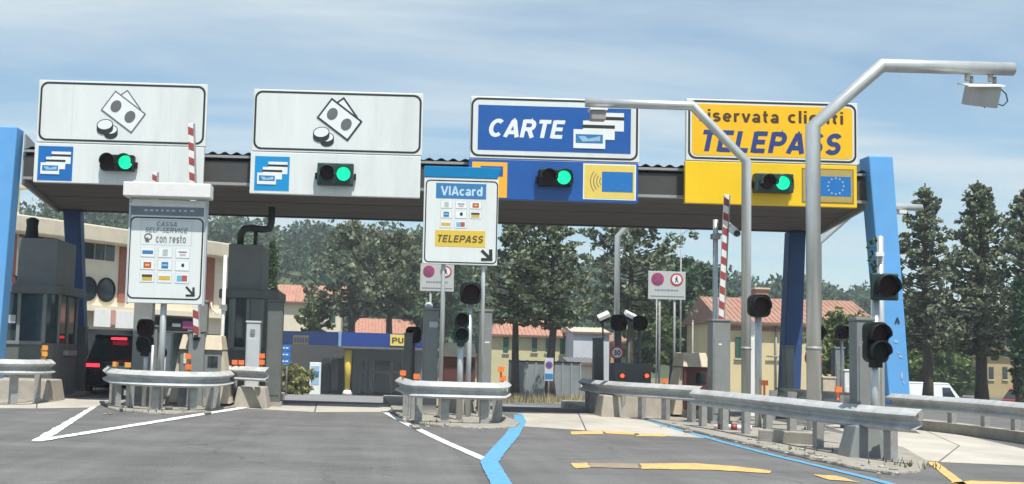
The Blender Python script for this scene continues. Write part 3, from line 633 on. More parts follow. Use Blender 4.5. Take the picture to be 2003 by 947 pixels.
# left: self service till
Y = 24.6
r = RC(249, 391, 400, 594, Y); t = thing('payment_sign', 'white self-service till sign with dark arrow on the left island', 'road sign', ((r[0]+r[1])/2, Y, 0), 'information signs on the island noses')
MB().box(r[0]+.04, r[1]-.0, Y, Y+.10, r[2], r[3]).build('panel', signw, t, bevel=.01)
MB().box(r[1]-.0, r[1]+.03, Y-.02, Y+.14, r[2]-.02, r[3]+.02).build('side_frame', lgrey, t); MB().box(r[0]+.0, r[0]+.038, Y-.02, Y+.14, r[2]-.02, r[3]+.02).build('side_frame', lgrey, t)
h = RC(246, 361, 415, 391, Y); MB().box(h[0], h[1], Y-.28, Y+.2, h[2]+.03, h[3]).build('header', whitep, t, bevel=.015)
plate(253, 399, 402, 403, Y-.03, .03).build('ledge', whitep, t)
hb = plate(256, 405, 399, 422, Y-.004, .005).build('header_strip', mat('strip_grey', (.16,.19,.24), .4), t)
mb = MB()
for k in range(9): a = 282+k*11+random.uniform(-2,2); plate(a, 409.5+k*.2, a+random.uniform(4,8), 413+k*.2, Y-.006, .003, mb)
mb.build('worn_print', lgrey, hb)
border(RC(251, 425, 396, 586, Y), .03, .12, Y-.003, black, t)
outline([(276,430),(376,433),(374,481),(275,478)], .9, Y-.002, lgrey, t)
lettering('CASSA', RC(306,433.5,348,443.5,Y), Y-.004, greyletter, t, bold=.16, shear=.2)
lettering('SELF-SERVICE', RC(284,445,368,455.5,Y), Y-.004, greyletter, t, bold=.16, shear=.2)
lettering('con resto', RC(305,459.5,364,475.5,Y), Y-.004, greyletter, t, bold=.17)
MB().ring(ellp((290,463),8,7,Y), ellp((290,463),5.5,4.5,Y), Y-.004, Y-.001).build('coin_hand_icon', dgrey, t); MB().prism(px2([(283,466),(290,464),(292,474),(285,473)],Y), Y-.005, Y-.002).build('coin_hand_icon', dgrey, t)
kinds = [['via','note','line'],['red','blue','dot'],['gold2','gold','two']]
for j in range(3):
    for i in range(3): tile_print(t, 289+i*34.2-j*.8, 493+j*24.7+i*1.2, Y-.004, 28, 20, kinds[j][i])
arrow(t, 364, 561, 380, 579, 4.2, Y-.004)
for px in (314, ): MB().tube([(XP(px,Y+.16),Y+.16,0),(XP(px,Y+.16),Y+.16,r[2]+.6)], .065, 10).build('post', polemat, t)
MB().tube([(XP(296,Y+.3),Y+.3,0),(XP(296,Y+.3),Y+.3,1.3)], .03, 8).build('post', polemat, t)
# centre: card and telepass sign
Y = 25.0
r = RC(828, 350, 974, 518, Y); t = thing('payment_sign', 'white card payment sign with bright blue header on the middle island', 'road sign', ((r[0]+r[1])/2, Y, 0), 'information signs on the island noses')
MB().box(r[0], r[1], Y, Y+.06, r[2], r[3]+.02).build('panel', signw, t, bevel=.01)
h = RC(830, 327, 974, 348, Y); MB().hexa([(h[0],Y-.01,h[2]),(h[1],Y-.01,h[2]),(h[1],Y+.1,h[2]),(h[0],Y+.1,h[2]),(h[0],Y-.05,h[3]),(h[1]+.06,Y-.05,h[3]),(h[1]+.06,Y+.1,h[3]),(h[0],Y+.1,h[3])]).build('header', hdblue, t, bevel=.01)
border(RC(831, 353, 973, 515, Y), .024, .09, Y-.003, black, t)
v = plate(853, 359, 951, 389, Y-.003, .004).build('plaque', viablue, t)
lettering('VIAcard', RC(862,364,944,383.5,Y), Y-.0055, mat('letter_pale', (.5,.66,.76), .4), v, bold=.2)
ks = [['note','line','red'],['blue','dot','gold2'],['gold','two',None]]
for j in range(3):
    for i in range(3):
        if ks[j][i]: tile_print(t, 873.5+i*28.5-j*.6, 400+j*19.2+i*.7, Y-.003, 23, 15.5, ks[j][i])
v = plate(851, 451, 949, 483, Y-.003, .004).build('plaque', mat('plaque_gold', (.72,.50,.06), .4, var=.05), t)
lettering('TELEPASS', RC(854,459,947,475,Y), Y-.0055, mat('lettering_dark_olive', (.10,.09,.035), .5), v, bold=.2, shear=.2)
arrow(t, 942, 490, 962, 509, 6, Y-.004)
for px in (862, 941): MB().tube([(XP(px,Y+.1),Y+.1,0),(XP(px,Y+.1),Y+.1,r[3]-.2)], .045, 10).build('post', polemat, t)

# ------------------------------------------------------------------ gantry poles
def gantry(pts, Y, r, label, grp='bent portal poles over the lanes'):
    q = [P(a, b, Y) for a, b in pts]; q[0].x = q[1].x; g0 = zg(q[0].x, Y)
    t = thing('portal_pole', label, 'pole', (q[0].x, Y, g0), grp)
    q[0].z = g0+.02; q[3].z = q[2].z
    MB().tube(q, r, 12).build('pipe', polemat, t)
    MB().cylv(q[0].x, Y, g0, g0+.09, r*2.0, 12).build('base_flange', galvd, t)
    bm_ = MB().cylv(0, 0, .085, .14, .018, 6).mesh('bolt', galvd)
    for k in range(6): a = k*math.pi/3; inst(bm_, 'bolt', t, (q[0].x+r*1.6*math.cos(a), Y+r*1.6*math.sin(a), g0))
    MB().cylv(q[0].x, Y, 1.55, 1.62, r*1.14, 12).build('clamp_band', galvd, t)
    return t, q
t, q = gantry([(1452,760),(1460,316),(1354,207),(1145,203)], 25.8, .098, 'bent steel pole whose arm crosses in front of the CARTE sign')
x0, x1, z0, z1 = RC(1155, 212, 1184, 236, 25.8)
d = thing('lane_sensor', 'taupe sensor box hanging from the arm before the CARTE sign', 'sensor', ((x0+x1)/2, 25.8, z0))
MB().box(x0, x1, 25.7, 25.95, z0, z1-.06).build('sensor_box', mat('sensor_taupe', (.30,.28,.27), .5), d, bevel=.02); MB().box(x0-.03, x1+.03, 25.66, 25.98, z1-.055, z1-.01).build('mount_plate', whitep, d)
MB().box((x0+x1)/2-.06, (x0+x1)/2+.06, 25.75, 25.85, z1-.01, z1+.05).build('hanger', galvd, d)
t, q = gantry([(1582,848),(1590,247),(1725,128),(1982,141)], 22.7, .128, 'tallest bent steel pole with a camera arm reaching to the right edge')
Yc = 22.7; za = q[3].z-.13
d = thing('lane_camera', 'camera unit with looped black cable under the tallest pole arm', 'camera', (XP(1910,Yc,170), Yc, za-.6))
xa, xb = XP(1884,Yc,160), XP(1950,Yc,160)
MB().hexa([(xa-.17,Yc-.55,za-.36),(xb-.1,Yc-.5,za-.33),(xb+.03,Yc+.25,za-.13),(xa,Yc+.25,za-.13),(xa-.17,Yc-.55,za-.33),(xb-.1,Yc-.5,za-.30),(xb+.03,Yc+.25,za-.10),(xa,Yc+.25,za-.10)]).build('mount_plate', whitep, d)
MB().obox(((xa+xb)/2-.03, Yc-.1, za-.42), (.24,0,-.02), (0,.22,.06), (.02,-.05,.19)).build('camera_box', mat('camera_grey', (.45,.46,.45), .5), d, bevel=.02)
for x in (xa+.08, xb-.12):
    mb = MB(); mb.tube([(x,Yc,za+.05),(x,Yc,za-.12)], .05, 8); mb.tube([(x+.1,Yc+.05,za-.02),(x+.1,Yc+.05,za-.14)], .035, 6); mb.build('hanger', galvd, d)
pts = [P(a,b,Yc-.1) for a,b in ((1936,168),(1955,172),(1968,184),(1971,198),(1962,207),(1946,202),(1928,196))]
MB().tube(pts, .011, 6).build('cable', rubber, d); mb = MB()
MB().tube([P(a,b,Yc-.15) for a,b in ((1942,168),(1940,182),(1935,196))], .012, 6).build('cable', rubber, d)
for a, b in ((1922,203),(1932,201),(1926,209)): p = P(a,b,Yc-.15); mb.tube([(p.x,p.y,p.z+.05),(p.x,p.y,p.z-.02)], .014, 6)
mb.build('cable_gland', dark, d)
t, q = gantry([(1597,700),(1600,476),(1682,403),(1803,406)], 36, .10, 'distant bent pole behind the canopy with its arm past the right pylon')
d = thing('lane_sensor', 'small pale sensor under the distant pole arm past the right pylon', 'sensor', (XP(1757,36,418), 36, ZP(1757,418,36)))
MB().box(XP(1754,36,415), XP(1768,36,415), 35.8, 36.1, ZP(1757,419,36), ZP(1757,412,36)).build('sensor_box', whitep, d); MB().box(XP(1758,36,415), XP(1763,36,415), 35.95, 36.05, ZP(1757,412,36), ZP(1757,407,36)).build('hanger', galvd, d)
gantry([(1205,700),(1208,462),(1262,405),(1330,408)], 38, .085, 'thin bent pole standing behind the canopy by the lit warning lamps')

# ------------------------------------------------------------------ traffic barriers, raised
def barrier(top, bot, Y, w, label, cab=True, stripes=14):
    a = P(*top, Y); b = P(*bot, Y); ax = (a-b).normalized(); L_ = (a-b).length; side = Vector((ax.z,0,-ax.x))
    b0 = b - ax*.0
    t = thing('barrier_arm', label, 'barrier', (b.x, Y, 0), 'raised red and white barrier arms')
    MB().obox((a+b)/2, side*w/2, Vector((0,.025,0)), ax*L_/2).build('boom', whitep, t, bevel=.006)
    MB().obox((a+b)/2+side*(w/2+.018)+Vector((0,.02,0)), side*.014, Vector((0,.03,0)), ax*L_/2).build('boom_edge', galvd, t)
    st = L_/stripes
    for k in range(stripes):
        z0 = b+ax*(st*k+st*.15); hgt = st*.5; y = Y-.0285
        v = [z0-side*w/2, z0+side*w/2, z0+side*w/2+ax*(hgt), z0-side*w/2+ax*hgt]
        sh = ax*(w*.45)
        q = [v[0]+sh, v[1]-sh*.0, v[2]-sh*.0, v[3]+sh]
        MB().prism([(p.x,p.z) for p in q], y, y+.003).build('red_stripe', red, t)
    if cab:
        MB().box(b.x-.17, b.x+.17, Y+.03, Y+.38, 0, b.z+.12).build('cabinet', grey, t, bevel=.02); MB().box(b.x-.19, b.x+.19, Y+.01, Y+.40, b.z+.12, b.z+.16).build('cabinet_lid', grey, t)
        MB().cylv(b.x, Y, b.z-.06, b.z+.06, .06, 8).build('hub', dark, t)
    return t
barrier((373,242), (384,660), 26.2, .115, 'tall raised barrier arm overlapping the leftmost banknote sign')
barrier((303,337), (292,650), 26.6, .10, 'raised barrier arm mostly hidden behind the self-service till sign')
barrier((1421,381), (1409,640), 26.3, .11, 'raised barrier arm in front of the yellow TELEPASS sign', stripes=9)

# ------------------------------------------------------------------ pillars, cabinets and machines on the islands
def cabinet(name, label, cat, l, tp, r, Y, depth, m, grp=None, extra=None, base=0.):
    xm = (l+r)/2; x0, x1 = XP(l,Y,tp+60), XP(r,Y,tp+60); z1 = ZP(xm,tp,Y)
    t = thing(name, label, cat, ((x0+x1)/2, Y, base), grp)
    MB().box(x0, x1, Y, Y+depth, base, z1).build('body', m, t, bevel=.015)
    MB().box(x0-.015, x1+.015, Y-.015, Y+depth+.015, z1+.002, z1+.05).build('cap', m, t, bevel=.01)
    MB().box(x0+.03, x1-.03, Y-.012, Y-.001, base+.25, z1-.35).build('door_panel', m, t, bevel=.004)
    MB().box(x0-.03, x1+.03, Y-.03, Y+depth+.03, base, base+.10).build('plinth', concrete, t)
    return t, x0, x1, z1
pg = 'grey sensor pillars beside the lanes'
cabinet('sensor_pillar', 'grey pillar behind the black traffic light on the left island', 'pillar', 260, 588, 296, 26.0, .35, grey, pg)
cabinet('sensor_pillar', 'grey pillar right of the barrier arm under the self-service till sign', 'pillar', 378, 592, 404, 27.6, .3, grey, pg)
t,x0,x1,z1 = cabinet('sensor_pillar', 'broad grey pillar left of the posts of the card payment sign', 'pillar', 828, 607, 857, 26.2, .4, grey, pg)
MB().box(x0+.12, x1-.02, 26.185, 26.2, 1.85, 1.97).build('sticker', lgrey, t)
MB().sphere((x0+.1, 26.3, z1+.09), .09, 0).build('dome', lgrey, t)
t,x0,x1,z1 = cabinet('sensor_pillar', 'narrower grey pillar right of the posts of the card payment sign', 'pillar', 937, 610, 962, 26.2, .35, grey, pg)
MB().box(x0+.12, x1-.05, 26.185, 26.2, 1.55, 1.58).build('sticker', whitep, t)
t,x0,x1,z1 = cabinet('sensor_pillar', 'grey pillar just below the barrier arm at the TELEPASS lane', 'pillar', 1394, 629, 1429, 25.0, .4, grey, pg)
MB().box(x0+.12, x0+.18, 24.985, 25.0, 1.63, 1.665).build('sticker', whitep, t)
cabinet('sensor_pillar', 'tall grey pillar behind the two-lens light on the right island nose', 'pillar', 1676, 628, 1711, 17.5, .3, grey, pg)
cabinet('sensor_pillar', 'slim grey pillar at the foot of the rear right pylon', 'pillar', 1537, 680, 1554, 30, .3, grey, pg)
cabinet('sensor_pillar', 'small grey pillar behind the pole with the round no-entry sign', 'pillar', 1634, 683, 1652, 31, .3, grey, pg)
cabinet('sensor_pillar', 'dark pillar left of the round speed limit sign', 'pillar', 1163, 665, 1180, 31, .35, grey2, pg)
t,x0,x1,z1 = cabinet('power_cabinet', 'pale grey electrical cabinet in front of the second booth', 'cabinet', 480, 632, 507, 27.8, .35, lgrey)
MB().box(x0+.1, x0+.2, 27.77, 27.79, z1-.25, z1-.14).build('badge', grey, t)
cabinet('power_cabinet', 'small white cabinet beside the single-lens light at the right', 'cabinet', 1652, 727, 1670, 29, .3, whitep)
cabinet('power_cabinet', 'low tan box right of the leaning rear pylon', 'cabinet', 1610, 741, 1635, 28, .3, tan)
cabinet('power_cabinet', 'slender white box on the pole side at the TELEPASS lane', 'cabinet', 1462, 633, 1477, 28, .25, whitep)
cabinet('power_cabinet', 'white cabinet under the left barrier arm', 'cabinet', 316, 655, 333, 29.5, .3, lgrey)
cabinet('dark_post', 'thick dark post at the right corner of the second booth', 'post', 522, 590, 552, 28.0, .4, grey2)
cabinet('dark_post', 'dark post beside the yellow PUN panel left of the middle island', 'post', 790, 655, 806, 29.5, .4, grey2)
cabinet('dark_post', 'thin dark post beside the SUV at the left booth', 'post', 150, 642, 164, 31.2, .3, grey2)

def machine(l, r, top, Y, label, flip=False, depth=1.0, hood=tan, front=grey2, scr=True, side_px=0):
    x0, x1 = XP(l,Y,700), XP(r,Y,700); z1 = ZP((l+r)/2, top, Y)
    t = thing('payment_machine', label, 'ticket machine', ((x0+x1)/2, Y, 0), 'tan hooded payment machines on the islands')
    MB().box(x0, x1, Y, Y+depth, 0, z1-.32).build('body', front, t, bevel=.02)
    MB().hexa([(x0-.03,Y-.05,z1-.32),(x1+.03,Y-.05,z1-.32),(x1+.03,Y+depth,z1-.32),(x0-.03,Y+depth,z1-.32),(x0+.02,Y+.12,z1),(x1-.02,Y+.12,z1),(x1-.02,Y+depth-.1,z1),(x0+.02,Y+depth-.1,z1)]).build('hood', hood, t, bevel=.02)
    MB().box(x0-.02, x1+.02, Y-.02, Y+depth+.02, 0, .22).build('plinth', concrete, t)
    if scr: MB().box(x0+.08, x0+.30, Y-.012, Y-.001, z1-.62, z1-.40).build('notice', mat('notice_cream', (.72,.70,.55), .6), t)
    MB().box(x1-.28, x1-.06, Y-.012, Y-.001, z1-.68, z1-.45).build('screen', glassd, t)
    # sloped sides
    for sx, s in ((x0, -1), (x1, 1)):
        MB().hexa([(sx,Y+.05,.1),(sx+s*.22,Y+.05,.1),(sx+s*.22,Y+depth-.05,.1),(sx,Y+depth-.05,.1),(sx,Y+.1,z1-.34),(sx+s*.03,Y+.1,z1-.34),(sx+s*.03,Y+depth-.1,z1-.34),(sx,Y+depth-.1,z1-.34)]).build('side_shell', hood, t)
    return t
machine(352, 432, 655, 26.4, 'tan hooded payment machine on the left island', front=grey)
machine(868, 930, 671, 28.5, 'tan hooded payment machine between the grey pillars of the middle island', front=dred, scr=False)
machine(1338, 1386, 690, 27.5, 'tan hooded payment machine with dark front left of the TELEPASS barrier', front=dred, scr=False)
# lane nose unit with two lit lamps
Y = 30; x0, x1, z0, z1 = RC(1200, 711, 1274, 752, Y)
t = thing('warning_unit', 'dark crash unit with two lit orange lamps behind the curved rail', 'warning light', ((x0+x1)/2, Y, 0))
MB().box(x0, x1, Y, Y+.6, 0, z1).build('body', grey2, t, bevel=.03)
for px in (1217, 1265):
    p = P(px, 735, Y); MB().disc((p.x, Y-.03, p.z), .05, .03, 14).build('lamp', amber, t); MB().ring(ell(p.x,p.z,.085,.085), ell(p.x,p.z,.055,.055), Y-.04, Y).build('lamp_rim', red, t)

# ------------------------------------------------------------------ standing traffic lights
def lamp_post(px, Y, tops, label, pole_r=.045, r=.15, sq=False, backm=dark, gap=None, poleoff=0., base=0., pole_mat=polemat, pole=True, tail=None, rz=0.):
    ps = [P(px, ty, Y) for ty in tops]; x = ps[0].x
    t = thing('traffic_light', label, 'traffic light', (x+poleoff, Y, base), 'traffic lights standing on the islands')
    zb = ps[-1].z-r*1.5
    if pole: MB().tube([(x+poleoff, Y+.12, base),(x+poleoff, Y+.12, ps[0].z)], pole_r, 10).build('pole', pole_mat, t)
    for i, p in enumerate(ps):
        k = r*1.28
        if sq: MB().box(x-k, x+k, Y, Y+.08, p.z-k, p.z+k).build('backboard', dgreen, t, bevel=.02)
        else: MB().prism(rrect(x-k, x+k, p.z-k*1.05, p.z+k*1.05, r*.75), Y, Y+.16).build('housing', backm, t, bevel=.01)
        MB().disc((x, Y-.03, p.z), r*.95, .035, 20).build('lens', lensr if i == 0 else lensg, t)
        mb = MB(); v = []; n = 14
        for j in range(n+1):
            a = R_(-50+280*j/n); ca, sa = math.cos(a), math.sin(a)
            for rr, yy in ((r*1.06,Y-.002),(r*1.12,Y-.17+(.09 if sa < -.2 else 0)),(r*1.03,Y-.17+(.09 if sa < -.2 else 0)),(r*.98,Y-.002)): v.append((x+rr*ca, yy, p.z+rr*sa))
        mb.add(v, [(4*j+q, 4*j+(q+1)%4, 4*j+4+(q+1)%4, 4*j+4+q) for j in range(n) for q in range(4)]+[(0,1,2,3),(4*n+3,4*n+2,4*n+1,4*n)], 0, True); mb.build('visor', backm, t)
    if len(ps) > 1: MB().box(x-r*.6, x+r*.6, Y+.02, Y+.14, zb-.05, zb+.03).build('lower_bracket', backm, t)
    return t
lamp_post(284, 25.0, (641, 673), 'black two-lens traffic light left of the self-service sign post', r=.13, poleoff=.02)
lamp_post(921, 24.8, (573,), 'round single red-lens traffic light below the card payment sign', r=.165, pole_r=.05, poleoff=-.0)
lamp_post(903, 23.6, (625, 654), 'dark two-lens traffic light low on the middle island', r=.118, backm=dgreen, pole_r=.06)
lamp_post(1487, 24.0, (598,), 'half-round single-lens traffic light between the two tall bent poles', r=.165, pole_r=.065)
lamp_post(1732, 17.6, (561,), 'big square-backed traffic light in front of the right blue pylon', r=.152, sq=True, pole_r=.06, poleoff=-.10)
lamp_post(1717, 16.9, (653, 686), 'two-lens traffic light on the near nose of the right island', r=.122, backm=dark, pole_r=.05, poleoff=.0)
lamp_post(1650, 28.5, (650,), 'small single red-lens traffic light with thin white pole before the bush', r=.118, pole_r=.035)
lamp_post(1600, 29.5, (651,), 'dark lamp half hidden behind the tallest pole', r=.13, pole_r=.04)
lamp_post(1211, 31.0, (631,), 'dark traffic light under white floodlights behind the canopy', r=.15, pole_r=.09, pole_mat=grey2)
lamp_post(1253, 31.0, (632,), 'dark red-lens traffic light right of the floodlit one behind the canopy', r=.135, pole_r=.05, pole_mat=grey2)
lamp_post(809, 30.0, (655,), 'dark traffic light beside the broad pillar of the middle island', r=.15, pole_r=.05, pole_mat=grey2)
# floodlights
for px, py, lab in ((1181,618,'white floodlight left of the dark traffic light behind the canopy'), (1234,617,'white floodlight right of the dark traffic light behind the canopy')):
    p = P(px, py, 38.0); t = thing('floodlight', lab, 'floodlight', (p.x, 38.0, 0), 'white floodlights behind the canopy')
    s = -1 if px < 1200 else 1
    MB().obox((p.x, 38.0, p.z), (.17,0,-.08*s), (0,.16,.05), (.03*s,-.02,.055)).build('hood', whitep, t, bevel=.02); MB().obox((p.x, 38.02, p.z-.13), (.14,0,-.07*s), (0,.12,.03), (.01*s,-.01,.03)).build('lamp_body', dark, t)
    MB().tube([(p.x, 38.15, p.z-.1), (p.x+s*-.05, 38.2, -.25)], .03, 6).build('stand', grey2, t)
# security camera on thin pole and other thin poles
Y = 26.6; x = XP(1399,Y,600); t = thing('security_camera', 'white security camera on a thin pole beside the TELEPASS barrier arm', 'camera', (x, Y, 0))
MB().tube([(x,Y,0),(x,Y,ZP(1399,430,Y))], .055, 10).build('pole', polemat, t)
a, b = P(1424,442,Y-.1), P(1441,456,Y-.5)
MB().tube([P(1400,455,Y), P(1420,462,Y-.1), a+Vector((0,0,-.06))], .02, 6).build('bracket', galvd, t)
MB().tube([a,b], .085, 10).build('housing', whitep, t); d_ = (b-a).normalized(); MB().tube([b, b+d_*.05], .07, 10).build('front_glass', glassd, t)
MB().box(x-.09, x+.09, Y-.08, Y+.08, ZP(1399,468,Y), ZP(1399,458,Y)).build('clamp', galvd, t)
Y = 27.0; x = XP(437,Y,600); t = thing('lane_mirror_pole', 'thin white pole with curved arm beside the second booth', 'pole', (x, Y, 0))
MB().tube([(x,Y,0),(x,Y,ZP(437,500,Y))], .04, 8).build('pole', whitep, t)
MB().tube([P(433,604,Y-.05),P(424,614,Y-.1),P(415,606,Y-.1),P(413,592,Y-.1)], .018, 6).build('curved_arm', whitep, t); MB().box(x-.08, x+.08, Y-.07, Y+.05, ZP(437,608,Y), ZP(437,596,Y)).build('clamp', galvd, t)
Y = 25.6; x = XP(918,Y,640); t = thing('steel_pole', 'thin steel pole between the lights of the middle island', 'pole', (x, Y, 0))
MB().tube([(x,Y,0),(x,Y,ZP(918,598,Y))], .055, 10).build('pipe', polemat, t); MB().sphere((x,Y,ZP(918,597,Y)), .06).build('cap', whitep, t); MB().tube([(x,Y,0),(x,Y,.5)], .075, 8).build('sleeve', galvd, t)
Y = 19.0; x = XP(1723,Y,640); t = thing('steel_pole', 'pale steel pole behind the right island traffic lights', 'pole', (x, Y, 0))
MB().tube([(x,Y,0),(x,Y,ZP(1716,462,Y))], .05, 10).build('pipe', polemat, t); MB().box(x-.1, x+.02, Y-.1, Y-.04, ZP(1716,502,Y), ZP(1716,494,Y)).build('junction_box', whitep, t)
mb = MB()
for k in range(26):
    z = ZP(1708,random.uniform(468,545),Y); xx = XP(1708,Y,500)+random.gauss(0,.03); a = random.uniform(0,6.28); s = .05
    mb.add([(xx,Y,z),(xx+s*math.cos(a),Y-.03,z+s*math.sin(a)),(xx+s*1.3*math.cos(a+.5),Y+.03,z+s*1.3*math.sin(a+.5)),(xx+s*math.cos(a+1.2),Y,z+s*math.sin(a+1.2))], [(0,1,2,3)])
tag(mb.build('ivy', leaf_dark, loc=(x,Y,2.5)), 'sprig of ivy climbing the pale pole near the right pylon', 'plant')
# dark dome on striped post (left island)
Y = 27.0; p = P(315, 690, Y); t = thing('dome_bollard', 'black domed bollard beside the self-service sign post', 'bollard', (p.x, Y, 0))
MB().sphere((p.x, Y, p.z), .14).build('dome', dark, t); MB().cylv(p.x, Y, .045, p.z-.05, .11, 12).build('shaft', lgrey, t); MB().cylv(p.x, Y, .55, .75, .115, 12).build('red_band', redr, t)

# ------------------------------------------------------------------ guard rails
PROF = [(-.004,0),(-.080,-.055),(-.115,-.088),(-.115,-.098),(-.012,-.175),(-.012,-.212),(-.095,-.252),(-.115,-.274),(-.030,-.312)]
PROF2 = PROF + [(p[0]+.008, p[1]) for p in PROF[::-1]]
def rail(path, zt, label, posts=1.1, side=1, refl_at=(), post_mat=galvd, kerb=None, end=True, pw=.075, group='steel guard rails at the lane islands', bend=None):
    # catmull-rom
    P3 = [Vector((XP(a,y), y, 0)) for a, y in path]; Q = []
    n = len(P3)
    for i in range(n-1):
        p0, p1, p2, p3 = P3[max(i-1,0)], P3[i], P3[i+1], P3[min(i+2,n-1)]
        for k in range(6):
            t = k/6; Q.append(.5*((2*p1)+(p2-p0)*t+(2*p0-5*p1+4*p2-p3)*t*t+(3*p1-3*p2+p3-p0)*t**3))
    Q.append(P3[-1])
    root = thing('guard_rail', label, 'guard rail', (P3[n//2].x, P3[n//2].y, 0), group)
    v = []; m = len(PROF2); nor = []
    for i, q in enumerate(Q):
        d = (Q[min(i+1,len(Q)-1)]-Q[max(i-1,0)]).normalized(); nn = Vector((d.y,-d.x,0))*side; nor.append((d, nn))
        for (o, z) in PROF2: v.append((q.x-nn.x*o, q.y-nn.y*o, zt+z))
    mb = MB(); mb.add(v, [(i*m+j, i*m+(j+1)%m, (i+1)*m+(j+1)%m, (i+1)*m+j) for i in range(len(Q)-1) for j in range(m)]+[tuple(range(m)), tuple(range((len(Q)-1)*m+m-1, (len(Q)-1)*m-1, -1))])
    mb.build('beam', galv, root)
    base = kerb or 0.
    pm_ = MB().box(-pw, pw, 0, .012, base, zt-.06).box(-pw, -pw+.012, .012, .11, base, zt-.06).box(pw-.012, pw, .012, .11, base, zt-.06).box(-pw*.8, pw*.8, -.045, 0, zt-.24, zt-.07).mesh('post', post_mat)
    acc = .15; 
    for i in range(len(Q)-1):
        seg = (Q[i+1]-Q[i]).length
        while acc < seg:
            q = Q[i].lerp(Q[i+1], acc/seg); d, nn = nor[i]; q = q-nn*.055
            inst(pm_, 'post', root, (q.x, q.y, 0), math.atan2(nn.x*-1, nn.y)+math.pi + random.uniform(-.05,.05)); acc += posts
        acc -= seg
    # splice bolts
    mb = MB()
    L_ = 0
    for i in range(1, len(Q)-1, 5):
        d, nn = nor[i]
        for dz in (-.155,):
            c = Q[i]+nn*.014+Vector((0,0,zt+dz)); mb.obox(c, d*.018, nn*.012, Vector((0,0,.018)))
    tag(mb.build('splice_bolts', galvd, root), kind='stuff')
    for (px, Y, z, mm) in refl_at:
        x = XP(px, Y); rf = MB().box(x-.06, x+.06, Y-.02, Y+.02, z, z+.10).box(x-.02, x+.02, Y+.021, Y+.04, zt-.1, z+.09).build('reflector', mm, root)
    return root
rail([(-90,24.3),(0,25),(60,25.6),(98,27)], .93, 'rail at the far left in front of the grey booth', 1.2, 1, [(85,26.4,1.0,refly),(85,26.41,1.13,refly)])
rail([(210,28),(214,26.3),(230,25),(275,24.3),(330,24.1),(385,24.3),(425,25.2),(452,27.4)], .80, 'curved rail nose below the self-service till sign', .85, 1,
     [(225,25.3,.84,refly),(249,24.8,.84,refly),(368,24.4,.84,refl),(366,24.5,1.05,refl)])
rail([(440,27.4),(480,27.0),(526,26.5)], .90, 'short rail before the second booth beside the tan concrete block', 1.3, 1, [(458,27.2,.93,refl),(471,27.1,.93,refl),(511,26.7,.95,refl),(511,26.71,1.09,refl)])
rail([(783,26.0),(794,24.4),(806,23.0),(826,22.6),(890,22.5),(962,22.6),(981,23.1),(990,25)], .79, 'angular rail nose wrapping the middle island below the card payment sign', .75, 1,
     [(788,24.6,.84,refl),(815,22.8,.81,refl),(980,23.6,.98,refl),(984,24.2,.80,refl)])
rail([(1140,31),(1165,29),(1200,27.9),(1250,26.9),(1310,26.0),(1374,25.1)], .79, 'dented rail curving behind the TELEPASS lane', .8, 1)
rail([(1359,24.0),(1430,22.2),(1520,20.0),(1620,18.0),(1720,16.6),(1803,15.85)], .755, 'long straight rail along the right island nearest the camera', 1.05, 1, [(1300,27,.8,refl),(1496,24,.86,refl),(1640,22.5,.8,refl)])
rail([(1700,28.5),(1745,27),(1800,25.8),(1870,24.6),(1940,23.3),(2010,21.9),(2110,20.2)], .72, 'rail on a low concrete wall at the far right', 1.15, 1, kerb=.2)
rail([(1515,28.6),(1560,27.4),(1620,26.2),(1692,25.0)], .74, 'short rail behind the tallest pole on the right island', 1.0, -1)
p = G(1446, 838, .1); t = thing('marker_tube', 'short red and white striped tube lying under the right rail', 'marker', (p.x, p.y, 0))
MB().tube([(p.x-.32,p.y+.5,.1),(p.x+.32,p.y+.3,.1)], .05, 10).build('tube', whitep, t)
for k in (.1,.45,.8): a = Vector((p.x-.32,p.y+.5,.1)).lerp(Vector((p.x+.32,p.y+.3,.1)), k); MB().tube([a, a+Vector((.11,-.034,0))], .052, 10).build('red_band', red, t)
# low walls, blocks
def block(l, tp, r, b, Y, depth, label, m=concrete, taper=.08, name='concrete_block'):
    x0, x1, z0, z1 = RC(l,tp,r,b,Y); z0 = -.02
    mb = MB(); mb.hexa([(x0,Y,z0),(x1,Y,z0),(x1,Y+depth,z0),(x0,Y+depth,z0),(x0+taper,Y+taper,z1),(x1-taper,Y+taper,z1),(x1-taper,Y+depth-taper,z1),(x0+taper,Y+depth-taper,z1)])
    o = mb.build(name, m, None, bevel=.03, loc=((x0+x1)/2, Y+depth/2, 0)); return tag(o, label, 'block', 'concrete blocks at the islands')
block(-60, 742, 98, 775, 26.9, 1.4, 'tan concrete block below the rail of the left booth')
block(456, 757, 524, 793, 26.9, 1.0, 'tan concrete block at the foot of the second booth')
block(862, 770, 930, 805, 26.5, .8, 'pale concrete block between the posts on the middle island')
block(320, 760, 352, 800, 26.5, .8, 'tan concrete block behind the left rail nose')
block(1175, 775, 1310, 812, 27.6, .9, 'long concrete kerb block behind the dented rail')
x0 = XP(1505,19.4,860); x1 = XP(1660,18.2,860)
tag(MB().obox(((x0+x1)/2, 19.6, .13), ((x1-x0)/2,-.35,0), (.03,.1,0), (0,0,.10)).build('concrete_beam', concrete, None, bevel=.02, loc=((x0+x1)/2,19.6,0)), 'broken concrete beam lying between the posts of the right rail', 'beam')
x0, x1 = XP(1655,16.9,860), XP(1745,16.9,860)
tag(MB().hexa([(x0,16.8,0),(x1,16.8,0),(x1,17.3,0),(x0,17.3,0),(x0+.12,16.85,.48),(x1-.18,16.85,.48),(x1-.18,17.25,.48),(x0+.12,17.25,.48)]).build('tapered_block', grey, None, bevel=.03, loc=((x0+x1)/2,17,0)), 'dark tapered base under the right island traffic lights', 'base')
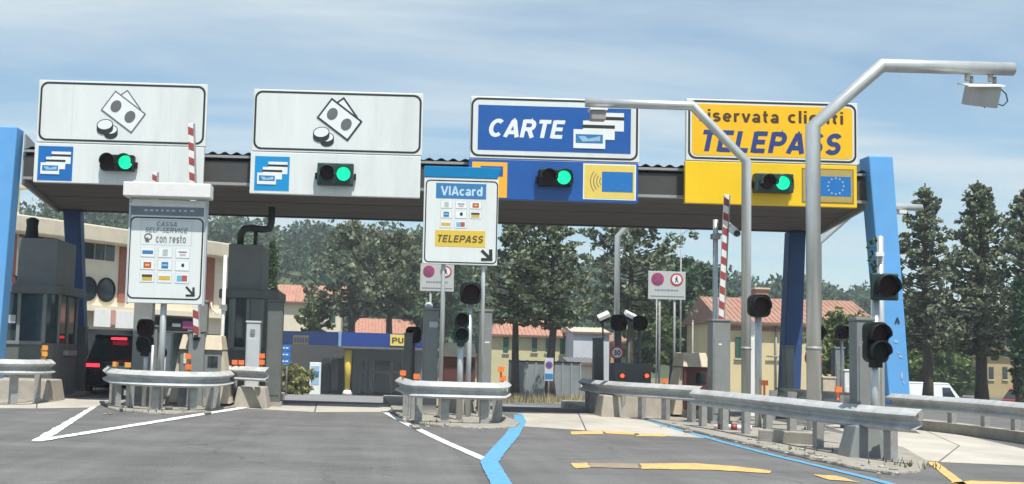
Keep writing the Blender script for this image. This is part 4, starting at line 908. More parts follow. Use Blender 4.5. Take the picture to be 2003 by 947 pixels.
# kerb wall under far right rail
mb = MB(); pts = [(XP(a,y), y) for a, y in ((1640,30),(1700,28.4),(1745,26.9),(1800,25.7),(1870,24.5),(1940,23.2),(2010,21.8),(2110,20.0),(2300,18))]
for (a, b) in zip(pts[:-1], pts[1:]):
    mb.hexa([(a[0],a[1]-.1,-.02),(b[0],b[1]-.1,-.02),(b[0]+.3,b[1]+1.6,-.02),(a[0]+.3,a[1]+1.6,-.02),(a[0],a[1]-.07,.2),(b[0],b[1]-.07,.2),(b[0]+.3,b[1]+1.6,.2),(a[0]+.3,a[1]+1.6,.2)])
tag(mb.build('low_wall', concrete, None, loc=(14,24,0)), 'low concrete wall carrying the far right rail', 'wall')

# ------------------------------------------------------------------ booths
def booth(label, x0, x1, Y0, Y1, zr, unit, duct, panes):
    t = thing('toll_booth', label, 'toll booth', ((x0+x1)/2, Y0, 0), 'grey toll booths under the canopy')
    MB().prism([(p[0],p[1]) for p in rrect(x0, x1, Y0, Y1, .35)], 0, 1).v
    def pl(poly, z0, z1, name, m, bev=0): # horizontal rounded prism
        n = len(poly); mb = MB(); mb.add([(a,b,z0) for a,b in poly]+[(a,b,z1) for a,b in poly], [tuple(range(n))[::-1], tuple(range(n,2*n))]+[(i,(i+1)%n,n+(i+1)%n,n+i) for i in range(n)]); return mb.build(name, m, t, bevel=bev)
    pl(rrect(x0,x1,Y0,Y1,.3), .045, 1.28, 'lower_wall', grey2); pl(rrect(x0+.04,x1-.04,Y0+.04,Y1-.04,.28), 1.28, zr-.22, 'glazed_core', glassb)
    pl(rrect(x0-.12,x1+.12,Y0-.12,Y1+.12,.38), zr-.22, zr, 'roof', grey2, .03)
    mm = MB().box(-.04,.04,-.02,.05,1.28,zr-.22).mesh('mullion', grey)
    n = panes
    for k in range(n+1): inst(mm, 'mullion', t, (x0+.28+(x1-x0-.56)*k/n, Y0+.01, 0))
    for k in range(3): inst(mm, 'mullion', t, (x1-.02, Y0+.35+(Y1-Y0-.7)*k/2, 0), math.pi/2)
    MB().box(x0+.3, x1-.3, Y0-.03, Y0+.02, 1.24, 1.32).build('sill', grey, t)
    MB().box(x1-.01, x1+.12, Y0+.8, Y0+1.7, 1.0, 1.12).build('counter', galvd, t)
    (a0,a1,b0,b1) = unit
    if unit: MB().box(a0,a1,Y0+.3,Y1-.3,b0,b1).build('roof_unit', mat('roof_unit_grey', (.20,.208,.204), .6, var=.1, scale=2, dirt=(.18,.18,.17), dirtamt=.5), t, bevel=.02)
    return t
Y = 28.6
u = RC(35, 466, 112, 550, Y+.3); 
t = booth('grey toll booth at the left edge with a dark chimney on its roof box', XP(-90,Y,660), XP(108,Y,660), Y, 31.0, ZP(70,556,Y), (u[0],u[1],ZP(70,556,Y),u[3]), None, 3)
p = P(62, 466, 29.6); MB().tube([(p.x,29.6,u[3]),(p.x,29.6,u[3]+.12),(p.x,29.6,u[3]+.35),(p.x,29.6,u[3]+.5),(p.x,29.6,u[3]+.56)], [.26,.16,.14,.16,.06], 12).build('chimney', dark, t)
MB().box(XP(12,Y-.05,620), XP(30,Y-.05,620), Y-.03, Y-.02, ZP(20,632,Y), ZP(20,616,Y)).build('window_notice', lgrey, t)
MB().box(XP(80,Y,690), XP(90,Y,690), Y-.03, Y-.01, ZP(85,690,Y), ZP(85,681,Y)).build('reflector', refly, t); MB().box(XP(80,Y,706), XP(90,Y,706), Y-.03, Y-.01, ZP(85,707,Y), ZP(85,698,Y)).build('reflector', refly, t)
Y = 29.2; u = RC(446, 478, 513, 563, Y+.3)
t = booth('second toll booth with tall roof box and bent duct', XP(432,Y,660), XP(534,Y,660), Y, 31.6, ZP(485,566,Y), (u[0],u[1],ZP(485,568,Y),u[3]), None, 2)
x0, x1 = u[0], u[1]; q = [P(a,b,30.2) for a,b in ((470,480),(471,458),(478,448),(490,446),(515,449),(527,447),(531,436),(532,405))]
MB().tube(q, .085, 12).build('duct', mat('duct_dark', (.06,.062,.06), .5), t); p = P(500,462,30.2); MB().cylv(p.x, 30.2, u[3], p.z+.15, .05, 8).build('vent_pipe', mat('duct_dark', (.06,.062,.06)), t)

# ------------------------------------------------------------------ vehicles
def wheel(t, x, y, z, r, w=.2):
    wt = MB().tube([(x-w/2,y,z),(x-w/2+.03,y,z),(x+w/2-.03,y,z),(x+w/2,y,z)], [r*.93,r,r,r*.93], 20).build('wheel', rubber, t)
    MB().tube([(x-w/2-.008,y,z),(x+w/2+.008,y,z)], r*.62, 14).build('rim', rimm, wt)
def loft(st, closed_ends=True):
    mb = MB(); n = len(st[0]); v = [p for s in st for p in s]
    f = [(i*n+j, (i+1)*n+j, (i+1)*n+(j+1)%n, i*n+(j+1)%n) for i in range(len(st)-1) for j in range(n)]
    f += [tuple(range(n)), tuple(range(len(v)-1, len(v)-1-n, -1))]; mb.add(v, f, 0, False); return mb
def car(name, label, cat, cx, y0, z, rz, L_, W_, Hh, paint, kind='suv', lit=False, group=None):
    t = thing(name, label, cat, (0,0,0), group)
    def sec(y, zb, zm, w, wt): 
        return [(-w*.9,y,zb),(-w,y,zb+.12),(-w*1.0,y,(zb+zm)/2),(-w*.99,y,zm-.06),(-wt,y,zm),(wt,y,zm),(w*.99,y,zm-.06),(w,y,(zb+zm)/2),(w,y,zb+.12),(w*.9,y,zb)]
    h = W_/2; belt = Hh*.60 if kind != 'van' else Hh*.52; hood = belt-.04
    st = [sec(0,.36,belt-.05,h*.92,h*.80), sec(.06,.28,belt-.0,h*.97,h*.86), sec(.5,.22,belt,h,h*.9), sec(L_*.6,.2,belt,h,h*.9), sec(L_*.66,.2,hood,h,h*.88), sec(L_*.93,.22,hood-.13,h*.97,h*.8), sec(L_,.3,hood-.3,h*.85,h*.65)]
    loft(st).build('body', paint, t, bevel=.03)
    rear = .12 if kind == 'van' else .22; top = Hh
    a = (h*.90, .06, L_*.68 if kind != 'van' else L_*.82); bt = (h*.72 if kind != 'van' else h*.84, .06+rear*1.6 if kind != 'van' else .16, L_*.5 if kind != 'van' else L_*.66)
    base = [(-a[0],a[1],belt-.02),(a[0],a[1],belt-.02),(a[0],a[2],belt-.02),(-a[0],a[2],belt-.02)]; roof = [(-bt[0],bt[1],top-.05),(bt[0],bt[1],top-.05),(bt[0],bt[2],top-.07),(-bt[0],bt[2],top-.07)]
    MB().hexa(base+roof).build('cabin', glassd if kind != 'van' else paint, t, bevel=.04)
    MB().hexa([(-bt[0]-.03,bt[1]-.1,top-.055),(bt[0]+.03,bt[1]-.1,top-.055),(bt[0]+.03,bt[2]+.03,top-.075),(-bt[0]-.03,bt[2]+.03,top-.075),(-bt[0]+.06,bt[1]-.04,top),(bt[0]-.06,bt[1]-.04,top),(bt[0]-.06,bt[2]-.1,top-.02),(-bt[0]+.06,bt[2]-.1,top-.02)]).build('roof', paint, t, bevel=.015)
    for sx in (-1,1):
        if kind == 'van':
            MB().hexa([(sx*(a[0]+.0),L_*.56,belt+.06),(sx*(a[0]+.012),L_*.56,belt+.06),(sx*(a[0]+.012),L_*.74,belt+.06),(sx*a[0],L_*.74,belt+.06),(sx*(bt[0]+.02),L_*.56,top-.28),(sx*(bt[0]+.03),L_*.56,top-.28),(sx*(bt[0]+.03),L_*.66,top-.28),(sx*(bt[0]+.02),L_*.66,top-.28)]).build('side_window', glassd, t)
        else:
            for k in (.12, .5, .86):
                y0_, y1_ = a[1]+(a[2]-a[1])*k, bt[1]+(bt[2]-bt[1])*k
                MB().tube([(sx*(a[0]),y0_,belt-.02),(sx*(bt[0]+.005),y1_,top-.06)], .035, 6).build('pillar', paint, t)
            MB().tube([(sx*(bt[0]-.02),bt[1]+.1,top+.0),(sx*(bt[0]-.02),bt[2]-.1,top-.0)], .02, 6).build('roof_rail', dark, t)
        MB().box(sx*h*.99-.05, sx*h*.99+.05, -.012+.06, .2, belt-.22, belt-.06).build('tail_lamp', taill if lit else redr, t, bevel=.01)
        if lit: MB().box(min(sx*h*.48,sx*h*.92), max(sx*h*.48,sx*h*.92), -.01, .04, belt-.20, belt-.11).build('tail_lamp', taill, t)
        MB().box(sx*h*1.02+(-.16 if sx < 0 else 0), sx*h*1.02+(0 if sx < 0 else .16), L_*.58, L_*.58+.1, belt-.02, belt+.14).build('mirror', paint, t, bevel=.02)
    if kind == 'suv':
        MB().box(-.2,.2,.12,.2,top-.13,top-.07).build('brake_lamp', taill if lit else redr, t)
        MB().box(-h*.93,h*.93,-.04,.12,.34,.58).build('bumper', dark, t, bevel=.03); MB().box(-.26,.26,-.012,.03,.70,.82).build('number_plate', whitep, t)
        MB().hexa([(-h*.80,.07,belt-.0),(h*.80,.07,belt-.0),(h*.80,.09,belt),(-h*.80,.09,belt),(-h*.66,.30,top-.14),(h*.66,.30,top-.14),(h*.66,.33,top-.14),(-h*.66,.33,top-.14)]).build('rear_window', glassd, t)
    r = .34
    for y in (L_*.19, L_*.81):
        for sx in (-1,1): wheel(t, sx*(h-.1), y, r, r)
    t.location = (cx, y0, z); t.rotation_euler = (0,0,rz); return t
car('parked_car', 'black SUV with lit red tail lamps leaving the leftmost lane', 'car', -6.62, 32.0, zg(-6.6,33)-.02, R_(2), 4.5, 1.85, 1.62, suvp, 'suv', True)
Yv = 70; car('parked_van', 'white van parked beyond the far right rail', 'van', XP(1908,Yv,750)-4.85, Yv, ZP(1830,748,Yv)-2.0, R_(-75), 5.0, 1.95, 2.0, vanp, 'van')
car('parked_car', 'red car at the right edge beyond the far right rail', 'car', XP(1978,68,750), 68, ZP(1990,761,68)-1.45, R_(-75), 4.2, 1.75, 1.45, redp, 'hatch')

# ------------------------------------------------------------------ small signs
def disc_sign(p, Y, r, parent, kind):
    MB().disc((p.x,Y,p.z), r, .008, 24).build('disc_rim', redr, parent)
    MB().disc((p.x,Y-.004,p.z), r*.76, .003, 24).build('disc_face', signw2 if kind != 'park' else mat('noparking_blue', (.10,.09,.33), .5), parent)
def notice_board(l, t_, r, b, Y, label, text_rows=True):
    x0,x1,z0,z1 = RC(l,t_,r,b,Y); g = zg((x0+x1)/2, Y)
    t = thing('notice_board', label, 'road sign', ((x0+x1)/2, Y, g), 'white notice boards with two round prohibition signs')
    MB().box(x0,x1,Y,Y+.04,z0,z1).build('panel', mat('notice_white', (.5,.53,.52), .5, var=.05), t, bevel=.01)
    w = x1-x0; h = z1-z0; r_ = w*.17
    for k, xx in enumerate((x0+w*.25, x0+w*.76)):
        p = Vector((xx, Y, z1-h*.28)); rim = MB().disc((p.x,Y-.012,p.z), r_, .01, 24).build('round_sign', redr, t)
        MB().disc((p.x,Y-.018,p.z), r_*.74, .005, 24).build('sign_face', mat('noparking_blue', (.13,.10,.33), .5) if k == 0 else signw2, rim)
        if k == 0: MB().obox((p.x,Y-.021,p.z), (r_*.6,0,-r_*.6), (0,.002,0), (r_*.08,0,r_*.08)).obox((p.x,Y-.0215,p.z), (r_*.6,0,r_*.6), (0,.002,0), (-r_*.08,0,r_*.08)).build('red_cross', redr, rim)
        else:
            s = r_*.5; mb = MB(); mb.prism(ell(p.x,p.z+s*.85,s*.22,s*.22,0,10), Y-.021, Y-.018)
            mb.prism([(p.x-s*.2,p.z+s*.55),(p.x+s*.25,p.z+s*.5),(p.x+s*.2,p.z-.1*s),(p.x+s*.6,p.z-s*1.0),(p.x+s*.35,p.z-s*1.05),(p.x,p.z-s*.35),(p.x-s*.4,p.z-s*1.05),(p.x-s*.65,p.z-s*.95),(p.x-s*.2,p.z-.05*s),(p.x-s*.5,p.z-.0*s),(p.x-s*.55,p.z+.15*s)], Y-.021, Y-.018); mb.build('walker', black, rim)
    mb = MB()
    xx = x0+w*.18
    while xx < x0+w*.8:
        d = random.uniform(.03,.08)*w; mb.box(xx, xx+d, Y-.003, Y, z0+h*.30, z0+h*.36); xx += d+.02*w
    mb.build('print_line', greyletter, t); MB().box(x0+w*.06, x1-w*.04, Y-.003, Y, z0+h*.09, z0+h*.13).build('print_line', greyletter, t)
    for xx in (x0+w*.32, x0+w*.72)[:2]: MB().tube([(xx,Y+.07,g),(xx,Y+.07,z1-.05)], .04, 8).build('post', galvd, t)
notice_board(1268, 531, 1341, 586, 40, 'white board with two round prohibition signs left of the TELEPASS lane barrier')
notice_board(822, 516, 888, 570, 40, 'white board with two round prohibition signs half hidden behind the card payment sign')
Y = 30.5; p = P(1207, 690, Y); t = thing('speed_sign', 'round 30 speed limit sign beside the dark pillar', 'road sign', (p.x, Y, 0))
MB().disc((p.x,Y,p.z), .17, .01, 24).build('red_rim', redr, t); MB().disc((p.x,Y-.005,p.z), .125, .004, 24).build('face', signw2, t)
lettering('30', (p.x-.085, p.x+.085, p.z-.065, p.z+.065), Y-.008, black, t, bold=.2); MB().tube([(p.x,Y+.04,0),(p.x,Y+.04,p.z+.1)], .03, 8).build('post', grey2, t)
Y = 57; p = P(1074, 716, Y); g = zg(p.x, Y); t = thing('parking_sign', 'no parking sign with a blue plate in front of the tree by the fence', 'road sign', (p.x, Y, g))
MB().box(p.x-.2, p.x+.2, Y, Y+.02, ZP(1074,745,Y), ZP(1074,700,Y)).build('panel', mat('panel_pale', (.5,.54,.6), .5), t); q = P(1074,714,Y)
MB().disc((q.x,Y-.012,q.z), .17, .01).build('red_rim', redr, t); MB().disc((q.x,Y-.016,q.z), .12, .004).build('face', blue, t); MB().box(p.x-.18, p.x+.18, Y-.008, Y, ZP(1074,742,Y), ZP(1074,731,Y)).build('plate', viablue, t)
MB().tube([(p.x,Y+.05,g),(p.x,Y+.05,q.z+.1)], .035, 8).build('post', galvd, t)
Y = 31; p = P(1591, 701, Y); t = thing('noentry_sign', 'round red and white sign half hidden behind the tallest pole', 'road sign', (p.x, Y, 0))
MB().disc((p.x,Y,p.z), .22, .01, 24).build('red_rim', redr, t); MB().disc((p.x,Y-.005,p.z), .16, .004, 24).build('face', signw2, t); MB().disc((p.x,Y-.009,p.z), .09, .004, 24).build('red_ring', redr, t); MB().disc((p.x,Y-.013,p.z), .05, .004, 24).build('centre', signw2, t); MB().tube([(p.x+.1,Y+.05,0),(p.x+.1,Y+.05,p.z)], .03, 8).build('post', galvd, t)
Y = 60; xa, xb = XP(541,Y,690), XP(568,Y,690); g = zg(xa, Y); t = thing('direction_sign', 'stack of three blue direction signs right of the second booth', 'road sign', ((xa+xb)/2, Y, g))
for k in range(3):
    z1 = ZP(554,675+k*13,Y); z0 = ZP(554,686+k*13,Y); MB().box(xa-.25, xb, Y, Y+.04, z0, z1).build('panel', mat('direction_blue', (.02,.17,.55), .4), t)
    mb = MB()
    for j in range(4): mb.box(xa-.1+j*.18, xa+.03+j*.18, Y-.004, Y, (z0+z1)/2-.03, (z0+z1)/2+.03)
    mb.build('print_line', signw2, t)
for xx in (xa-.1, xb-.15): MB().tube([(xx,Y+.08,g),(xx,Y+.08,ZP(554,676,Y))], .035, 8).build('post', galvd, t)
# thin utility poles behind
for (px, top, Y, r, lab) in ((1331,440,70,.06,'slim utility pole rising above the prohibition board'),(1355,628,45,.035,'short pale pole behind the right payment machine'),(1284,560,46,.03,'thin dark pole beside the floodlit traffic lights')):
    x = XP(px,Y,650); g = zg(x,Y); t = thing('utility_pole', lab, 'pole', (x,Y,g), 'thin poles beyond the lanes'); MB().tube([(x,Y,g),(x,Y,ZP(px,top,Y))], [r,r*.75], 8).build('shaft', galvd, t); MB().sphere((x,Y,ZP(px,top,Y)), r).build('cap', galvd, t)

# ------------------------------------------------------------------ buildings
# left building, facade running away to the right
A = Vector((-10.8,45,0)); dF = Vector((4.4,6.7,0)).normalized(); nF = Vector((dF.y,-dF.x,0))
def fu(px, py): q = hit(px, py, A, nF); return (q-A).dot(dF), q.z
gz = -.5
bl = thing('town_building', 'cream building with round windows behind the left booth', 'building', (A.x, A.y, gz))
def fbox(u0, u1, z0, z1, out_, depth, name, m, parent=bl, bevel=0.):
    a = A+dF*u0+nF*out_; b = A+dF*u1+nF*out_; back = -nF*depth
    mb = MB().hexa([(*(a.xy),z0),(*(b.xy),z0),(*((b+back).xy),z0),(*((a+back).xy),z0),(*(a.xy),z1),(*(b.xy),z1),(*((b+back).xy),z1),(*((a+back).xy),z1)])
    return mb.build(name, m, parent, bevel=bevel)
ztop = fu(160,441)[1]; zl = fu(160,473)[1]; zw0 = fu(200,509)[1]; zw1 = fu(200,476)[1]; zled = fu(165,597)[1]; zban = (fu(205,640)[1], fu(205,607)[1])
u0, u1 = -7, fu(450,500)[0]
fbox(u0, u1, gz, ztop-.1, 0, 12, 'wall', cream)
fbox(u0, u1+.4, zl, ztop, .7, 12.6, 'roof_slab', creamr, bevel=.05)
fbox(u0, u1-.2, ztop+.001, ztop+.12, -.2, 10, 'roof_kerb', creamr)
ua, ub = fu(232,530)[0], fu(245,530)[0]
for (c0, c1) in ((ua, ub), (fu(404,530)[0], fu(418,530)[0]), (fu(18,500)[0], fu(30,500)[0])): fbox(c0, c1, fu(240,592)[1], zl-.02, .06, .1, 'brick_pier', brick)
for (l, r) in ((36, 112), (163, 224), (256, 398)):
    a_, b_ = fu(l,490)[0], fu(r,490)[0]; wdw = fbox(a_, b_, zw0, zw1, .02, .1, 'strip_window', glassd)
    k = 3
    for j in range(1, k): uu = a_+(b_-a_)*j/k; fbox(uu-.03, uu+.03, zw0, zw1, .05, .05, 'mullion', grey, wdw)
for (px, py) in ((171,565), (207,567), (20,560)):
    cu, cz = fu(px, py); r = (fu(px, py-24)[1]-fu(px, py+24)[1])/2; mb = MB(); mf = MB(); n = 24
    ringo = [A+dF*(cu+r*math.cos(2*math.pi*k/n))+Vector((0,0,cz+r*math.sin(2*math.pi*k/n))) for k in range(n)]; ringi = [A+dF*(cu+r*.84*math.cos(2*math.pi*k/n))+Vector((0,0,cz+r*.84*math.sin(2*math.pi*k/n))) for k in range(n)]
    mb.add([p+nF*.03 for p in ringi], [tuple(range(n))]); w_ = mb.build('round_window', glassd, bl)
    mf.add([p+nF*.06 for p in ringo]+[p+nF*.06 for p in ringi]+[p+nF*-.02 for p in ringo]+[p+nF*.0 for p in ringi], [f for k in range(n) for f in ((k,(k+1)%n,n+(k+1)%n,n+k),(k,2*n+k,2*n+(k+1)%n,(k+1)%n),(n+k,n+(k+1)%n,3*n+(k+1)%n,3*n+k))]); mf.build('window_frame', dark, w_)
fbox(u0, u1, zled-.2, zled, .45, .5, 'ledge', cream)
a_, b_, c_ = fu(166,620)[0], fu(199,620)[0], fu(247,620)[0]
fbox(a_, b_-.03, zban[0], zban[1], .5, .04, 'white_banner', whitep); fbox(b_+.25, c_, zban[0]-.02, zban[1]-.02, .5, .04, 'white_banner', whitep); fbox(b_+.0, b_+.22, zban[0]+.1, zban[1], .495, .03, 'pink_banner', mat('banner_pink', (.6,.3,.25), .6))
fbox(u0, u1, gz+.1, zban[0]-.1, .02, .06, 'shop_front', glassd)
s0, s1 = fu(318,634)[0], fu(376,636)[0]; zs0, zs1 = fu(345,648)[1], fu(345,622)[1]
sb = fbox(s0-2, s1+.3, zs0, zs1, .3, .1, 'shop_sign', dark)
fbox(fu(346,634)[0], s1, zs0+.12, zs1-.12, .31, .02, 'sign_print', mat('print_magenta', (.35,.06,.2), .5), sb); fbox(fu(326,634)[0], fu(342,634)[0], zs0+.3, zs1-.35, .31, .02, 'sign_print', lgrey, sb)
# upper set-back storey
fbox(-7, fu(110,430)[0], ztop, ztop+1.3, -2.0, 6, 'upper_storey', cream); fbox(-7, fu(110,430)[0]+.3, ztop+1.3, ztop+1.5, -1.7, 6.6, 'upper_roof', creamr)

# blue service office beyond the lanes
Yg = 88.; go = thing('service_office', 'low office with a long blue canopy band and yellow column beyond the lanes', 'building', (XP(680,Yg,720), Yg, zg(-2,Yg)))
g = zg(XP(680,Yg), Yg); zt = ZP(680,650,Yg); zb = ZP(680,677,Yg)
xc = XP(665,Yg,660); xl = XP(500,Yg,660); xr = XP(838,Yg,660)
bandm = mat('band_blue', (.009,.042,.24), .4, var=.1, scale=.5); bandd = mat('band_shaded_and_print', (.008,.03,.14), .4, var=.1, scale=.5)  # second blue: shade of the turned left facet put into the colour; also print
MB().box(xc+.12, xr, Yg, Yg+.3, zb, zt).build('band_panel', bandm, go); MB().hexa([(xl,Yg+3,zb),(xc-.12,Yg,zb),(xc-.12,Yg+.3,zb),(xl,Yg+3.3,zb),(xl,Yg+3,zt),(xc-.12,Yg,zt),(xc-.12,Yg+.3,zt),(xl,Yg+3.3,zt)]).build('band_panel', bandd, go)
MB().box(xc-.1, xc+.1, Yg-.06, Yg+.3, zb-.02, zt+.05).build('band_corner', mat('corner_pale_blue', (.2,.36,.55), .4), go)
MB().hexa([(xl,Yg+3.5,zb+.1),(xc,Yg+.45,zb+.1),(xr,Yg+.45,zb+.1),(xr,Yg+7,zb+.1),(xl,Yg+3.5,zt-.1),(xc,Yg+.45,zt-.1),(xr,Yg+.45,zt-.1),(xr,Yg+7,zt-.1)]).build('canopy_roof', soffit, go); MB().box(xl, xr, Yg+7.01, Yg+7.5, zb+.1, zt-.1).build('canopy_roof', soffit, go); MB().box(xc, xr, Yg-.05, Yg+.3, zb-.16, zb-.005).build('red_edge', grey2, go)
MB().box(XP(690,Yg+5,720), xr, Yg+5, Yg+11, g, zb+.1).build('wall', mat('office_grey', (.22,.24,.25), .7, var=.08), go)
MB().box(xl, XP(690,Yg+5,720), Yg+6, Yg+11, g, zb+.1).build('wall', mat('office_dark', (.08,.085,.09), .6, var=.2), go)
for (l, r_) in ((703,717),(722,728),(729,765),(766,788)):
    a0, a1, b0, b1 = RC(l, 706, r_, 766, Yg+4.95); d = MB().box(a0, a1, Yg+4.9, Yg+4.96, g+.05, b1).build('door', glassd, go); MB().box(a0, a1, Yg+4.86, Yg+4.9, b1-.9, b1-.82).box(a0, a0+.08, Yg+4.86, Yg+4.9, g+.05, b1).box(a1-.08, a1, Yg+4.86, Yg+4.9, g+.05, b1).build('door_frame', galvd, d)
for (l, r_) in ((630,645),(648,662)):
    a0, a1, b0, b1 = RC(l, 700, r_, 766, Yg+5.9); MB().box(a0, a1, Yg+5.9, Yg+5.98, g+.05, b1).build('window', glassb, go)
cx = XP(680,Yg-.4,720); MB().tube([(cx,Yg+.6,g+.35),(cx,Yg+.6,ZP(680,684,Yg))], [.17,.30], 16).build('column', mat('column_yellow', (.66,.47,.06), .5, var=.1), go); MB().cylv(cx, Yg+.6, g, g+.36, .42, 16, r1=.24).build('column_base', whitep, go)
mb = MB()
for dx_ in (-1.0, .0, 1.0): mb.tube([(cx,Yg+.6,ZP(680,686,Yg)),(cx+dx_,Yg+.5,zb+.1)], .07, 6)
mb.build('column_strut', grey, go)
a0, a1, b0, b1 = RC(763, 655, 803, 677, Yg-.1); yp = MB().box(a0, a1, Yg-.1, Yg-.02, b0, b1).build('yellow_panel', yel3, go, bevel=.02)
lettering('PUNTO', (a0+.14, a0+2.3, b0+.17, b1-.17), Yg-.11, mat('lettering_dark', (.05,.045,.03), .5), yp, bold=.2)
a0, a1, b0, b1 = RC(573, 656, 611, 674, Yg+1.2); gp = MB().box(a0, a1, Yg+1.1, Yg+1.3, b0, b1).build('gold_panel', mat('panel_old_gold', (.14,.11,.04), .6), go)
mb = MB(); x = a0+.1
for k in range(6): mb.box(x, x+.12, Yg+1.08, Yg+1.1, b0+.15, b1-.15); x += .2
mb.build('print_line', bandd, gp)
Yk = 84; a0, a1, b0, b1 = RC(605, 709, 627, 772, Yk); k = thing('service_kiosk', 'white and blue upright kiosk before the blue office', 'kiosk', ((a0+a1)/2, Yk, zg(a0,Yk)))
MB().box(a0, a1, Yk, Yk+.6, zg(a0,Yk), b1).build('body', whitep, k, bevel=.03); MB().box(a0+.1, a1-.1, Yk-.02, Yk, b1-1.5, b1-.25).build('screen_panel', paleblue, k); MB().box(a0+.12, a1-.12, Yk-.03, Yk-.021, b1-1.0, b1-.6).build('screen', viablue, k)

def window(par, x0, x1, z0, z1, Y, m=shut, frame=None):
    w_ = MB().box(x0, x1, Y-.05, Y-.01, z0, z1).build('window', glassd, par)
    wd = (x1-x0)
    for s_ in (x0-.02, x0+wd*.52): MB().box(s_, s_+wd*.5, Y-.09, Y-.052, z0, z1).build('shutter', m, w_)
    MB().box(x0-.1, x1+.1, Y-.12, Y-.01, z0-.12, z0-.02).build('sill', creamr, w_)
def house(label, l, r, ridge, eave, Y, depth, wallm, roofm, wins=(), hip=.0, g=None, name='house', gable=False, over=.35, roof_rows=9):
    x0, x1 = XP(l,Y,eave), XP(r,Y,eave); xm = (l+r)/2; ze = ZP(xm,eave,Y); zr = ZP(xm,ridge,Y+depth/2); g = zg((x0+x1)/2,Y) if g is None else g
    t = thing(name, label, 'house', ((x0+x1)/2, Y+depth/2, g), 'houses beyond the toll plaza')
    if gable:
        xm_ = (x0+x1)/2
        MB().prism([(x0,g-.5),(x1,g-.5),(x1,ze),(xm_,zr-.15),(x0,ze)], Y, Y+depth).build('wall', wallm, t)
        for s in (-1,1):
            xe = x0-over if s < 0 else x1+over; zz = ze-over*(zr-ze)/((x1-x0)/2)
            MB().hexa([(xe,Y-.3,zz),(xm_,Y-.3,zr),(xm_,Y+depth+.3,zr),(xe,Y+depth+.3,zz),(xe,Y-.3,zz+.15),(xm_,Y-.3,zr+.15),(xm_,Y+depth+.3,zr+.15),(xe,Y+depth+.3,zz+.15)]).build('roof', roofm, t)
    else:
        MB().box(x0, x1, Y, Y+depth, g-.5, ze).build('wall', wallm, t)
        hx = hip*(x1-x0); ym = Y+depth/2; o = over
        b = [(x0-o,Y-o,ze-.05),(x1+o,Y-o,ze-.05),(x1+o,Y+depth+o,ze-.05),(x0-o,Y+depth+o,ze-.05)]; rr = [(x0-o+hx,ym,zr),(x1+o-hx,ym,zr)]
        mb = MB(); mb.add(b+rr, [(0,1,5,4),(2,3,4,5),(1,2,5),(3,0,4),(3,2,1,0)]); ro = mb.build('roof', roofm, t)
        # courses of tiles: raised ribs down the front slope
        mb = MB(); n = max(8, int((x1-x0)/.28))
        for i in range(n):
            xx = x0-o+(x1-x0+2*o)*(i+.5)/n; lim = 1.0
            if hip:
                dd = min(xx-(x0-o), (x1+o)-xx); lim = min(1.0, dd/hx)
            pa = Vector((xx,Y-o,ze-.05)); pb = pa.lerp(Vector((xx,ym,zr)), lim); mb.tube([pa,pb], .05, 5, cap=False)
        tag(mb.build('tile_courses', roofm, ro), kind='stuff')
        MB().box(x0-o-.02, x1+o+.02, Y-o-.08, Y-o+.02, ze-.2, ze-.04).build('gutter', mat('gutter_brown', (.2,.11,.08), .6), t)
        if not hip: 
            pass
    for (wl, wt, wr, wb) in wins:
        a0,a1,b0,b1 = RC(wl,wt,wr,wb,Y); window(t, a0, a1, b0, b1, Y)
    return t, x0, x1, ze, zr, g
house('cream house with red tiled roof right of the second booth', 520, 668, 558, 590, 112, 7, cream, tile, ((622,605,634,630),(645,606,656,632)), .0)
house('low house with salmon roof behind the yellow PUN panel', 692, 815, 624, 652, 116, 7, cream, tile, (), .12)
t,x0,x1,ze,zr,g = house('pale yellow house with green shutters behind the trees and fence', 962, 1120, 624, 655, 96, 8, yellowh, tile, ((1041,659,1050,688),(1068,660,1076,689),(1096,662,1105,692),(1092,706,1106,722),(985,660,994,690)), .25)
house('pale low shed between the yellow house and the dark pillar', 1122, 1192, 641, 649, 92, 7, pale, creamr, (), over=.12)
house('small orange-walled house behind the speed limit sign', 1195, 1238, 652, 667, 95, 6, mat('render_orange', (.55,.33,.16), .85, var=.06), tile2, ((1216,683,1224,712),), .0)
house('low white outbuilding behind the fence left of the dark pillar', 1120, 1166, 700, 708, 86, 5, cream, sheet, (), .0)
t,x0,x1,ze,zr,g = house('ochre building with long red tiled roof behind the right poles', 1418, 1712, 586, 632, 74, 9, ochre, tile2, (), .0)
MB().box(x0, x1, 73.94, 73.99, ze-.55, ze-.32).build('cornice', tile2, t)
for px in (1518, 1473): MB().tube([(XP(px,73.9,700),73.9,g),(XP(px,73.9,700),73.9,ze-.2)], .05, 8).build('downpipe', galvd, t)
MB().tube([P(1500,697,73.85),P(1542,698,73.85)], .05, 6).build('wall_pipe', galvd, t); p = P(1487,580,78.4); MB().box(p.x-.4,p.x+.4,78.0,78.8,zr-.3,zr+.55).build('chimney', tile2, t); MB().box(p.x-.5,p.x+.5,77.9,78.9,zr+.552,zr+.66).build('chimney_cap', creamr, t)
a0,a1,b0,b1 = RC(1440,660,1454,700,73.9); window(t,a0,a1,b0,b1,74); a0,a1,b0,b1 = RC(1660,650,1676,690,73.9); window(t,a0,a1,b0,b1,74)
t,x0,x1,ze,zr,g = house('tan two-storey building behind the trees at the right edge', 1922, 2040, 676, 680, 92, 8, tanb, trim, (), .0)
for (wl,wt,wr,wb) in ((1935,680,1943,690),(1962,682,1971,698),(1934,718,1943,742),(1961,718,1970,742),(1990,718,1998,742)):
    a0,a1,b0,b1 = RC(wl,wt,wr,wb,92); w_ = MB().box(a0,a1,91.95,91.99,b0,b1).build('window', glassd, t); MB().box(a0-.06,a1+.06,91.9,91.99,b0-.1,b0-.01).build('sill', creamr, w_)
